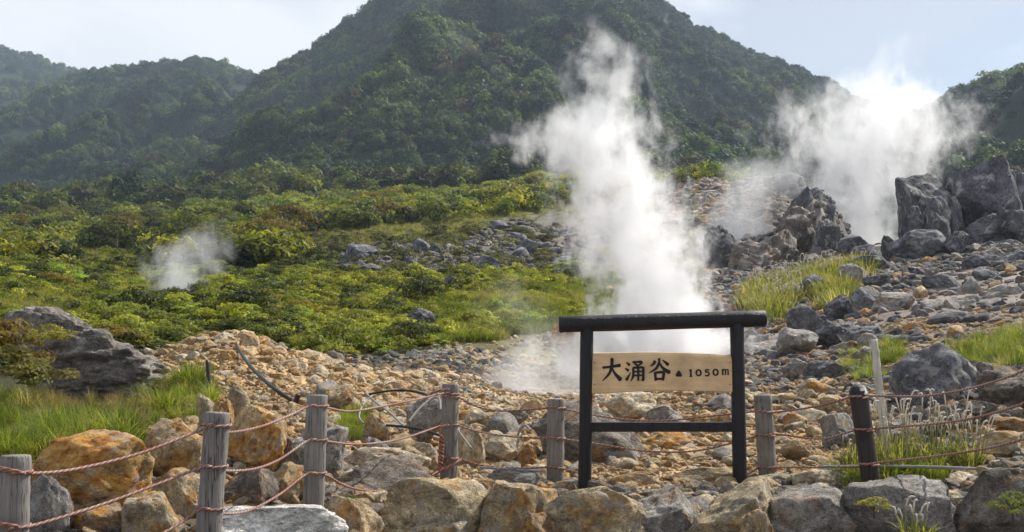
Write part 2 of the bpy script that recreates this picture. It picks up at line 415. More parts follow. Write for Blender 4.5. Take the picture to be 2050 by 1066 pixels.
# sources for masses nobody could count; unlinked, only instanced by geometry nodes
def scatter(name, pts, rotz, scl, idx, tints, sources, stain=None, tilt=None):
    srcc = bpy.data.collections.new(name+'_kinds')
    for i, me in enumerate(sources):
        o = bpy.data.objects.new('%s_kind_%02d' % (name, i), me); srcc.objects.link(o)
    n = len(pts); me = bpy.data.meshes.new(name); me.vertices.add(n)
    me.vertices.foreach_set('co', np.asarray(pts, np.float32).ravel())
    def add(nm, t, data, key='value'):
        a = me.attributes.new(nm, t, 'POINT'); a.data.foreach_set(key, np.asarray(data).ravel())
    R = np.zeros((n, 3), np.float32); R[:, 2] = rotz
    if tilt is not None: R[:, :2] = tilt
    S = np.asarray(scl, np.float32)
    if S.ndim == 1: S = np.repeat(S[:, None], 3, 1)
    add('rot', 'FLOAT_VECTOR', R, 'vector'); add('scl', 'FLOAT_VECTOR', S, 'vector')
    add('kind_index', 'INT', np.asarray(idx, np.int32))
    add('tint', 'FLOAT_VECTOR', np.asarray(tints, np.float32), 'vector')
    add('stain', 'FLOAT', np.asarray(stain if stain is not None else np.zeros(n), np.float32))
    ng = bpy.data.node_groups.new(name, 'GeometryNodeTree')
    ng.interface.new_socket('Geometry', in_out='INPUT', socket_type='NodeSocketGeometry')
    ng.interface.new_socket('Geometry', in_out='OUTPUT', socket_type='NodeSocketGeometry')
    N = ng.nodes; L = ng.links; gi = N.new('NodeGroupInput'); go = N.new('NodeGroupOutput')
    ci = N.new('GeometryNodeCollectionInfo'); ci.inputs['Collection'].default_value = srcc
    ci.inputs['Separate Children'].default_value = True; ci.inputs['Reset Children'].default_value = True
    ip = N.new('GeometryNodeInstanceOnPoints'); ip.inputs['Pick Instance'].default_value = True
    def na(nm, t):
        a = N.new('GeometryNodeInputNamedAttribute'); a.data_type = t; a.inputs[0].default_value = nm; return a.outputs[0]
    er = N.new('FunctionNodeEulerToRotation')
    L.new(gi.outputs[0], ip.inputs['Points']); L.new(ci.outputs[0], ip.inputs['Instance'])
    L.new(na('kind_index', 'INT'), ip.inputs['Instance Index'])
    L.new(na('rot', 'FLOAT_VECTOR'), er.inputs[0]); L.new(er.outputs[0], ip.inputs['Rotation'])
    L.new(na('scl', 'FLOAT_VECTOR'), ip.inputs['Scale']); L.new(ip.outputs[0], go.inputs[0])
    o = link(name, me); md = o.modifiers.new('scatter', 'NODES'); md.node_group = ng
    o['kind'] = 'stuff'
    return o

def inpoly(px, py, poly):
    px = np.asarray(px); py = np.asarray(py); c = np.zeros(px.shape, bool); n = len(poly)
    for i in range(n):
        x1, y1 = poly[i]; x2, y2 = poly[(i+1) % n]
        m = ((y1 > py) != (y2 > py))
        xx = (x2-x1)*(py-y1)/((y2-y1) if y2 != y1 else 1e-9)+x1
        c ^= m & (px < xx)
    return c
RNG = np.random.RandomState(11)
def sample(n, px0, px1, y0, y1, rng=RNG):
    "random ground points, even in view angle and log depth"
    px = rng.uniform(px0, px1, n); Y = np.exp(rng.uniform(math.log(y0), math.log(y1), n))
    x = (px-1025)/FPX*Y/.985; z = ground(x, Y); qx, qy = proj(x, Y, z)
    return x, Y, z, qx, qy

# ------------------------------------------------------------------ zones on the ground (in photo rows)
GREEN = [(-2000, 430), (300, 400), (700, 380), (1150, 350), (1150, 430), (1080, 500), (1225, 520), (1250, 600), (1190, 645), (1080, 668), (900, 690), (760, 705), (640, 712), (560, 690), (430, 655), (330, 690), (250, 720), (100, 750), (-2000, 800)]
BAND = [(640, 545), (690, 500), (760, 488), (900, 500), (1000, 440), (1130, 420), (1180, 480), (1180, 540), (1060, 545), (900, 550), (760, 555)]
MEADOW = [(110, 505), (310, 508), (340, 590), (120, 592)]
VEIL = [(1370, 340), (1560, 335), (1600, 430), (1540, 500), (1400, 500)]
# ------------------------------------------------------------------ ground sheet
def build_ground():
    A = np.linspace(-.8, .8, 460); Y = np.geomspace(2.6, 1600, 680)
    aa, yy = np.meshgrid(A, Y); x = aa*yy; z = ground(x, yy)
    px, py = proj(x, yy, z)
    nx, ny = len(A), len(Y)
    V = np.stack([x, yy, z], -1).reshape(-1, 3)
    i = (np.arange(ny-1)[:, None]*nx+np.arange(nx-1)[None]).reshape(-1)
    F = np.stack([i, i+1, i+nx+1, i+nx], -1)
    q = np.stack([x, yy, z*0], -1)
    n1 = fbm(q/2.3, 4, 40); n2 = fbm(q/9., 3, 50)
    orange = np.array([.42, .26, .12]); pale = np.array([.48, .34, .19]); grey = np.array([.21, .19, .175])
    pink = np.array([.24, .195, .165]); green = np.array([.085, .105, .03]); dry = np.array([.17, .15, .075]); dark = np.array([.018, .03, .014])
    rust = np.array([.30, .19, .13])
    def mixc(c, k, w): return c*(1-w[..., None])+k*w[..., None]
    c = np.ones(x.shape+(3,))*orange
    c = mixc(c, pale, sstep(-.1, .5, n1)*.6)
    # right-hand scree
    w = sstep(1380, 1560, px+60*n2)*sstep(13, 19, yy); c = mixc(c, pink, w)
    c = mixc(c, grey, w*sstep(-.1, .4, n1)*.7)
    w = sstep(40, 50, yy)*sstep(1330, 1420, px); c = mixc(c, grey*.8, w)
    w = np.exp(-((px-1500)/90)**2-((py-400)/45)**2); c = mixc(c, rust, np.clip(w*1.1, 0, 1))
    # steaming hollow
    w = np.exp(-((px-1090)/230)**2-((yy-22)/6)**2); c = mixc(c, np.array([.50, .41, .29]), np.clip(w, 0, 1)*.8)
    w = sstep(22, 28, yy+3*n1)*(1-sstep(1120, 1230, px+30*n1)); c = mixc(c, dry, w)
    g = inpoly(px+14*n1, py+8*n2, GREEN).astype(float)*(yy > 11); 
    c = mixc(c, green, g*(.55+.45*sstep(-.3, .3, n2)))
    g = inpoly(px+14*n1, py+6*n2, BAND).astype(float); c = mixc(c, grey*.75, g*.7)
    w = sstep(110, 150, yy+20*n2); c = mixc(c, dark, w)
    w = sstep(26, 36, yy+4*n1)*sstep(1080, 1200, px)*(1-sstep(1420, 1520, px))*(1-sstep(105, 140, yy)); c = mixc(c, np.array([.15, .125, .09]), w)
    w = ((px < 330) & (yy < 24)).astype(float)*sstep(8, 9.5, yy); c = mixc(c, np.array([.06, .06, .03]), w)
    w = 1-sstep(6.8, 7.6, yy); c = mixc(c, np.array([.14, .12, .09]), w)
    c = c*(1+.15*n1[..., None])
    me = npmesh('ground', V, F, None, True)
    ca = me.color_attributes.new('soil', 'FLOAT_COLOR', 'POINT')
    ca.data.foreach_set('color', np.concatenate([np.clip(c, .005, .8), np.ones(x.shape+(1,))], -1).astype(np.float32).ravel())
    m, N, L, bs = mat('ground_soil'); me.materials.append(m)
    tc = N.new('ShaderNodeTexCoord'); o = tc.outputs['Object']
    base = attr(N, 'soil', 'GEOMETRY').outputs['Color']
    a = noise(N, L, o, 1.1, 12, .72); b = noise(N, L, o, 14, 8, .75)
    cc = mix(N, L, 1., base, ramp(N, L, a, [(.3, .5), (.5, 1.), (.7, 1.5)]), 'MULTIPLY')
    cc = mix(N, L, 1., cc, ramp(N, L, b, [(.3, .5), (.5, 1.), (.7, 1.5)]), 'MULTIPLY')
    L.new(cc, bs.inputs['Base Color']); bs.inputs['Roughness'].default_value = .95
    bs.inputs['Specular IOR Level'].default_value = .15
    bump(N, L, mth(N, L, 'ADD', a, mth(N, L, 'MULTIPLY', b, .3)), bs, .8, .12)
    tag(link('ground', me), kind='structure')
    # footpath on which the viewer stands
    me = poly_mesh('path', [([(-9, -9, .004), (9, -9, .004), (9, 3.2, .004), (-9, 3.2, .004)], [(0, 1, 2, 3)])], simple('path_gravel', (.22, .20, .17), .95))
    tag(link('path', me), kind='structure')
build_ground()

MARKS = [(370, 560, 'the small left steam plume'), (170, 640, 'the grey rock hump'), (480, 650, "the orange mound's crest"), (690, 520, "the dark band's left end"),
 (830, 530, "the band's upright dark block"), (970, 530, "the band's largest boulder"), (1090, 500, "the dark band's right end"), (835, 640, 'the black rock in bright grass'),
 (903, 565, "the slope's single black stone"), (1130, 640, "the sign beam's left end"), (1530, 640, "the sign beam's right end"), (1290, 600, "the tall steam's foot"), (1750, 690, "the pale pole's top"),
 (1600, 570, 'the plumed grass patch'), (1850, 505, 'the big rounded boulder'), (1570, 370, 'the top of the craggy ridge'), (1000, 455, "the slope's lone grey rock"), (200, 530, 'the yellow grass meadow'),
 (635, 790, 'the top of the third post'), (902, 770, 'the top of the fourth post'), (1113, 799, 'the top of the fifth post'), (1527, 791, 'the top of the sixth post'), (1716, 770, 'the top of the dark post'), (1482, 920, 'the right leg of the sign'), (1172, 920, 'the left leg of the sign'),
 (1325, 700, 'the sign board'), (1826, 668, 'the yellow orange rock'), (1904, 617, 'the large flat lying rock'), (1460, 500, 'the dark craggy rock tower'), (1600, 460, 'the steep ridge face'), (592, 805, "the black hose's lower end"),
 (10, 560, 'the left picture edge'), (520, 160, 'the saddle between the two hills'), (655, 70, 'the lone tree on the ridge'), (650, 540, "the dark band's lower left"), (10, 430, 'the far left valley'), (1120, 400, 'the tall steam column')]
def place_words(px, py):
    d = [((px-a)**2+((py-b)*1.3)**2, a, b, w) for a, b, w in MARKS]; _, a, b, w = min(d)
    dx, dy = px-a, py-b; r = math.hypot(dx, dy)
    if 'left picture' in w: return ('just right of ' if r < 90 else 'right of ')+w
    q = 'just ' if r < 45 else ('far ' if r > 130 else '')
    if abs(dx) > 2.2*abs(dy): k = 'right of' if dx > 0 else 'left of'
    elif abs(dy) > 2.2*abs(dx): k = 'below' if dy > 0 else 'above'
    else: k = ('below' if dy > 0 else 'above')+' and '+('right of' if dx > 0 else 'left of')
    return q+k+' '+w
# ================================================================== FOREST AND SHRUBS
YG = np.array([(.34, .37, .040), (.20, .235, .032), (.46, .46, .042), (.065, .085, .02), (.24, .19, .035), (.25, .34, .055)])
SHADED_TREE_TINTS = np.array([(.020, .042, .016), (.030, .062, .020), (.048, .088, .022), (.085, .125, .028), (.080, .072, .030), (.026, .055, .030)])  # mountain forest darkened in its colour to stand for a cloud shadow
def big_tree_mesh(seed, n=650, size=.092): return crown_mesh(seed, n, size, lobes=6, flat=.85, spread=.5)
FAR_TREES = [big_tree_mesh(100+i) for i in range(8)]
def forest():
    P_ = []; S = []; I = []; T = []
    rng = np.random.RandomState(5)
    def place(n, x0, x1, y0, y1, smin, smax):
        Y = np.sqrt(rng.uniform(y0**2, y1**2, n)); px = rng.uniform(x0, x1, n)
        x = (px-1025)/FPX*Y/.985; z = ground(x, Y); qx, qy = proj(x, Y, z)
        keep = (Y > 205)
        # skip points on slopes turned away behind the ridges
        z2 = ground(x*(Y+14)/Y, Y+14)
        el1 = (z+6-EYE)/Y; el2 = (ground(x*.97, Y*.97)-EYE)/(Y*.97)
        keep &= (el2 < el1+.5)
        keep &= ~((qx > 1380) & (qx < 1720) & (Y < 120))
        x, Y, z, qx, qy = x[keep], Y[keep], z[keep], qx[keep], qy[keep]
        q = np.stack([x/40, Y/40, 0*x], -1); f = fbm(q, 3, 71); g = fbm(q*2.7, 2, 77)
        r = rng.uniform(smin, smax, len(x))*(1+.35*f)
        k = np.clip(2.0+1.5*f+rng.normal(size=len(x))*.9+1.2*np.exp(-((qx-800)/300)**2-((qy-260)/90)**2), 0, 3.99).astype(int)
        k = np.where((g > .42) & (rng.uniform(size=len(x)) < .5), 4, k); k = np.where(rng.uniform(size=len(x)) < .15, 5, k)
        t = SHADED_TREE_TINTS[k]*rng.uniform(.4, 1.12, (len(x), 1))*(1+.5*np.clip(f, -.6, .8))[:, None]
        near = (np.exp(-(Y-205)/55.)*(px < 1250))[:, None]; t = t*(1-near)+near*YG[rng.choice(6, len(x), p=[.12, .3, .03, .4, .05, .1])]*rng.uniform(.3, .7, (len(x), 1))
        P_.append(np.stack([x, Y, z-r*.25], -1)); S.append(np.stack([r, r, r*rng.uniform(.9, 1.35, len(x))], -1)); T.append(t)
    place(18000, -500, 2550, 205, 660, 2.2, 4.9)
    place(6500, 450, 1800, 205, 640, 2.2, 4.2)
    place(5000, -500, 700, 560, 900, 3.2, 6.2)
    place(1500, -500, 300, 900, 1280, 4.5, 7)
    pts = np.concatenate(P_); n = len(pts)
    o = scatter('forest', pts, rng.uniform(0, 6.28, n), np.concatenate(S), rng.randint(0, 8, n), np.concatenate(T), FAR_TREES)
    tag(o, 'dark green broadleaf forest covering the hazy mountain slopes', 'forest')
    print('forest', n)
forest()

SHRUB = [crown_mesh(200+i, 1500, .047, lobes=20, flat=.42, spread=.85, lr=(.15, .32)) for i in range(7)]
MIDTREE = [crown_mesh(240+i, 1700, .046, lobes=20, flat=.5, spread=.8, lr=(.16, .36)) for i in range(6)]
COVER = [crown_mesh(280+i, 380, .08, lobes=8, flat=.5, spread=.8, lr=(.2, .38)) for i in range(5)]
def trunk_mesh(seed):
    rng = random.Random(seed); parts = []
    parts.append(tube_arrays([(0, 0, -.25), (rng.uniform(-.05, .05), .02, .2), (rng.uniform(-.1, .1), .03, .6)], [.055, .045, .025], 7))
    for k in range(4):
        a = rng.uniform(0, 6.28); parts.append(tube_arrays([(0, 0, .1+.08*k), (.22*math.cos(a), .22*math.sin(a), .4), (.45*math.cos(a), .45*math.sin(a), .66)], [.03, .02, .008], 6))
    return poly_mesh('trunk', parts, BARK)
TRUNKS = [trunk_mesh(i) for i in range(4)]
def nearest_ok(x, y, r, keep, fac=1.0):
    for (a, b, c) in keep:
        if (a-x)**2+(b-y)**2 < (fac*(r+c))**2: return False
    return True
def shrubs():
    rng = np.random.RandomState(21)
    x, Y, z, qx, qy = sample(6000, -150, 1240, 17, 62, rng)
    band = inpoly(qx, qy, BAND)
    ok = inpoly(qx, qy, GREEN) & ~band
    # open grassy patches
    for poly in ([(640, 560), (820, 590), (870, 640), (760, 700), (640, 700), (600, 640)], [(150, 500), (300, 510), (280, 550), (130, 540)],
                 [(560, 480), (900, 440), (1120, 430), (900, 480), (620, 540)]):
        ok &= ~(inpoly(qx, qy, poly) & (rng.uniform(size=len(qx)) < .86))
    ok &= ~(inpoly(qx, qy, [(600, 560), (1120, 545), (1170, 640), (960, 700), (640, 712)]) & (rng.uniform(size=len(qx)) < .72))
    clear = fbm(np.stack([x/6.5, Y/13, 0*x], -1), 2, 123); ok &= (clear < .12) | (Y < 22)
    ok &= ~inpoly(qx, qy, MEADOW)
    kept = []; n = 0
    order = np.argsort(Y)
    cnt = {}
    for i in rng.permutation(np.nonzero(ok)[0]):
        r = rng.uniform(.3, .72)*(1+Y[i]/60)
        if Y[i] < 24: r *= .75
        if 545 < qy[i] < 600 and 620 < qx[i] < 1120: r *= .5
        if not nearest_ok(x[i], Y[i], r, kept, .68): continue
        kept.append((x[i], Y[i], r)); s = rng.randint(len(SHRUB))
        f = fbm(np.array([x[i]/7, Y[i]/7, 0]), 2, 3)
        k = rng.choice(6, p=[.2, .28, .07, .27, .06, .12]) if f > -.2 else rng.choice(6, p=[.08, .26, .02, .48, .1, .06])
        tint = YG[k]*rng.uniform(.75, 1.15)
        left = qx[i] < 560
        tone = ['yellow green', 'olive', 'golden green', 'dark olive', 'brownish', 'light green'][k]
        where = ('lower left bush slope' if qy[i] > 580 else 'bush slope around the small left steam vent') if left else ('grassy slope left of the tall steam column' if qy[i] > 560 else 'slope by the dark rock band')
        rt = bpy.data.objects.new('shrub', None); col.objects.link(rt); rt.empty_display_size = .2
        rt.location = (x[i], Y[i], z[i]-.08*r); rt.rotation_euler = (0, 0, rng.uniform(0, 6.28)); rt.scale = (r, r, r*rng.uniform(.55, 1.05))
        tag(rt, '%s %s bush %s' % ('larger' if r/(1+Y[i]/60) > .6 else 'small', tone, place_words(qx[i], qy[i]-r/mpp(Y[i])*.5)), 'bush', 'shrubs on the '+where)
        c = link('foliage', SHRUB[s], rt); tag(c, tint=tint)
        link('stem', TRUNKS[s % 4], rt)
        n += 1
        if n >= 285: break
    print('shrubs', n)
    # low cover between them
    x, Y, z, qx, qy = sample(15000, -350, 1300, 15, 90, rng)
    ok = inpoly(qx+rng.normal(size=len(qx))*6, qy+rng.normal(size=len(qx))*5, GREEN) & ~(inpoly(qx, qy, BAND) & (rng.uniform(size=len(qx)) < .8))
    clear = fbm(np.stack([x/6.5, Y/13, 0*x], -1), 2, 123); ok &= (clear < .15) | (rng.uniform(size=len(x)) < .25)
    x, Y, z, qx, qy = [a[ok] for a in (x, Y, z, qx, qy)]; n = len(x)
    f = fbm(np.stack([x/5, Y/5, 0*x], -1), 3, 61)
    k = np.clip(rng.normal(size=n)*1.3+1.5+1.2*f, 0, 5.9).astype(int); base = YG[np.array([3, 1, 1, 0, 5, 2])[k]]
    open_ = inpoly(qx, qy, [(600, 560), (1120, 545), (1170, 640), (960, 700), (640, 712)])[:, None]; base = np.where(open_ & (rng.uniform(size=(n, 1)) < .7), np.array([.36, .38, .05]), base)
    dry = ((qx > 560) & (qy < 545))[:, None]
    base = np.where(dry, np.array([.16, .165, .07])*rng.uniform(.7, 1.2, (n, 1)), base)
    r = rng.uniform(.14, .38, n)*(1+Y/70)
    o = scatter('ground_cover', np.stack([x, Y, z-.1*r], -1), rng.uniform(0, 6.28, n), np.stack([r, r, r*rng.uniform(.5, 1.1, n)], -1), rng.randint(0, 5, n), base*rng.uniform(.4, 1.25, (n, 1)), COVER)
    tag(o, 'low yellow green undergrowth between the bushes on the slope', 'undergrowth')
    # tall dry grass patches
    TUFT = [tuft_mesh(300+i, 46, 1., .7, .02, .35) for i in range(4)]
    x, Y, z, qx, qy = sample(33000, -100, 1400, 19, 135, rng)
    pt = np.zeros(len(x), bool)
    for poly in (MEADOW, MEADOW, [(440, 462), (700, 436), (900, 408), (1140, 370), (1130, 450), (900, 490), (660, 500), (620, 560), (440, 560)],
                 [(560, 560), (820, 560), (900, 640), (800, 705), (600, 700)], [(820, 545), (1120, 545), (1160, 640), (960, 690), (850, 640)]):
        pt |= inpoly(qx, qy, poly)
    pt |= (inpoly(qx, qy, GREEN) & (rng.uniform(size=len(x)) < .15)) | ((qx > 1150) & (Y > 30) & (rng.uniform(size=len(x)) < .6))
    clear = fbm(np.stack([x/6.5, Y/13, 0*x], -1), 2, 123); pt |= inpoly(qx, qy, GREEN) & (clear > .07)
    pt &= ~(inpoly(qx, qy, BAND) & (rng.uniform(size=len(x)) < .9))
    x, Y, z, qx, qy = [a[pt] for a in (x, Y, z, qx, qy)]; n = len(x)
    f = fbm(np.stack([x/6, Y/6, 0*x], -1), 3, 91)[:, None]
    yel = np.array([.27, .27, .085]); grn = np.array([.15, .19, .04]); dr = np.array([.26, .235, .13])
    t = np.where(qy[:, None] < 545, dr*.6+grn*.4, grn); t = np.where(inpoly(qx, qy, MEADOW)[:, None], yel*1.1, t)
    t = np.where((f > .25) | ((fbm(np.stack([x/6.5, Y/13, 0*x], -1), 2, 123) > .07)[:, None] & (f > -.1)), yel*.9, t)
    h = rng.uniform(.17, .36, n)*(1+Y/140)
    o = scatter('grass', np.stack([x, Y, z-.02], -1), rng.uniform(0, 6.28, n), np.stack([h*1.2, h*1.2, h], -1), rng.randint(0, 4, n), t*rng.uniform(.75, 1.2, (n, 1)), TUFT)
    tag(o, 'tall yellow green and dry grass on the open slope', 'grass')
shrubs()
def mid_trees():
    rng = np.random.RandomState(33)
    x, Y, z, qx, qy = sample(5000, -200, 1330, 66, 215, rng)
    ok = (qx < 1180) | (Y > 120); ok &= ~inpoly(qx, qy, [(560, 470), (900, 430), (1130, 395), (1400, 380), (1400, 560), (560, 560)])
    ok &= ~inpoly(qx, qy, MEADOW)
    kept = []; n = 0
    for i in rng.permutation(np.nonzero(ok)[0]):
        r = rng.uniform(1.2, 2.3)*(1+Y[i]/260)
        if not nearest_ok(x[i], Y[i], r, kept, .55): continue
        kept.append((x[i], Y[i], r)); s = rng.randint(len(MIDTREE))
        sunny = (qx[i] > 380 and qy[i] < 455)  # sunlight put into the colour: brighter tints in the belt, darker outside
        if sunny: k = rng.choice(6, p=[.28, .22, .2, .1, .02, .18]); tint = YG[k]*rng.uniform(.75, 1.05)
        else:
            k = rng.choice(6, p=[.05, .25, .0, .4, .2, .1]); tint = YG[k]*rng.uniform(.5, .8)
        tone = ['yellow green', 'olive', 'golden green', 'dark olive', 'brownish', 'light green'][k]
        where = 'sunlit belt at the mountain foot' if sunny else ('left valley floor below the hills' if qx[i] < 380 else 'upper edge of the grassy slope')
        rt = bpy.data.objects.new('broadleaf_tree', None); col.objects.link(rt); rt.empty_display_size = .2
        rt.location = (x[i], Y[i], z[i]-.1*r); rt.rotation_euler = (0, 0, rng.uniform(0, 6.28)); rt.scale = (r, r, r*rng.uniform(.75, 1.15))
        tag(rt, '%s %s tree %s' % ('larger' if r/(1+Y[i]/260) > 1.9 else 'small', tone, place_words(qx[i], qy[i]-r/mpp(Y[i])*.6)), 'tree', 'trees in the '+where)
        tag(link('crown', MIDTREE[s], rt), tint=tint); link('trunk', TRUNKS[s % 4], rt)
        n += 1
        if n >= 295: break
    print('mid trees', n)
    # understorey that hides the soil between them
    x, Y, z, qx, qy = sample(5200, -400, 1500, 60, 230, rng)
    ok = ((qx < 1200) | (Y > 120)); ok &= ~inpoly(qx, qy, [(560, 480), (900, 445), (1130, 415), (1400, 400), (1400, 560), (560, 560)])
    x, Y, z, qx, qy = [a[ok] for a in (x, Y, z, qx, qy)]; n = len(x)
    r = rng.uniform(.7, 1.7, n)*(1+Y/250)*np.where(inpoly(qx, qy, MEADOW), .02, 1)
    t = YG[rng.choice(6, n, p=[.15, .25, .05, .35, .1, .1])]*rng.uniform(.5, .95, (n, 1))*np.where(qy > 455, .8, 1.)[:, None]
    o = scatter('undergrowth', np.stack([x, Y, z-.2*r], -1), rng.uniform(0, 6.28, n), r, rng.randint(0, 5, n), t, COVER_MID)
    tag(o, 'dense green thicket filling in between the valley trees', 'undergrowth')
COVER_MID = [crown_mesh(260+i, 420, .085, lobes=7, flat=.7, spread=.7) for i in range(5)]
mid_trees()
def ridge_tree(px, py, Y, r, label, seed):
    x = (px-1025)/FPX*Y; z = gz(x, Y)
    rt = bpy.data.objects.new('ridge_tree', None); col.objects.link(rt); rt.location = (x, Y, z); rt.scale = (r, r, r)
    tag(rt, label, 'tree')
    rt.location.z = max(z, P(px, py, Y).z-1.1*r)-.15*r
    tag(link('crown', crown_mesh(seed, 420, .085, lobes=5, flat=.6), rt), tint=(.03, .045, .02)); link('trunk', TRUNKS[seed % 4], rt)
ridge_tree(655, 62, 612, 5.5, 'lone spreading tree standing out on the left ridge of the main mountain', 501)
ridge_tree(1985, 158, 426, 4.6, 'dark tree rising above the right hill beside the wide steam cloud', 502)

# ================================================================== ROCKS
TONES = {'ash': ((.165, .145, .125), .0), 'ridge': ((.17, .145, .12), .05), 'crag': ((.115, .115, .125), .0), 'orange': ((.60, .42, .22), .7), 'tan': ((.56, .43, .26), .38), 'brown': ((.40, .255, .14), .55), 'grey': ((.34, .315, .285), .16), 'dark': ((.10, .098, .103), .0),
         'slate': ((.17, .17, .183), .0), 'white': ((.86, .83, .76), .03), 'pale': ((.66, .56, .40), .25), 'mossy': ((.54, .44, .28), .28), 'umber': ((.20, .17, .14), .18)}
def boulder(x0, y0, x1, y1, tone, label, Y=None, seed=None, sub=5, depth=.8, rot=0, cuts=20, rough=.055, blocky=.5, group=None, name='boulder', sink=0, **kw):
    "stone whose outline fills a box of the photograph; it stands on the ground at its own depth"
    seed = seed if seed is not None else int(x0*7+y0*13) % 9973
    if Y is None: Y = hit((x0+x1)/2, min(y1, 1066)-.12*(y1-y0)).y
    w = (x1-x0)*mpp(Y)/2; h = (y1-y0)*mpp(Y)/2; d = depth*min(w, h*1.6)
    c = P((x0+x1)/2, (y0+y1)/2, Y+d*.6)
    zg = gz(c.x, c.y); top = c.z+h; bot = c.z-h
    if bot > zg-.02*h: bot = zg-.12*h
    c.z = (top+bot)/2; hz = (top-bot)/2
    me = rock_mesh(seed, sub, cuts, rough, blocky, **kw)
    o = link(name, me, None, c, (0, 0, 0), (w*1.03, d, hz*1.02))
    t, s = TONES[tone]; r = random.Random(seed)
    k = r.uniform(.88, 1.12)
    tag(o, label, 'boulder', group, tint=[q*k for q in t], stain=s)
    return o
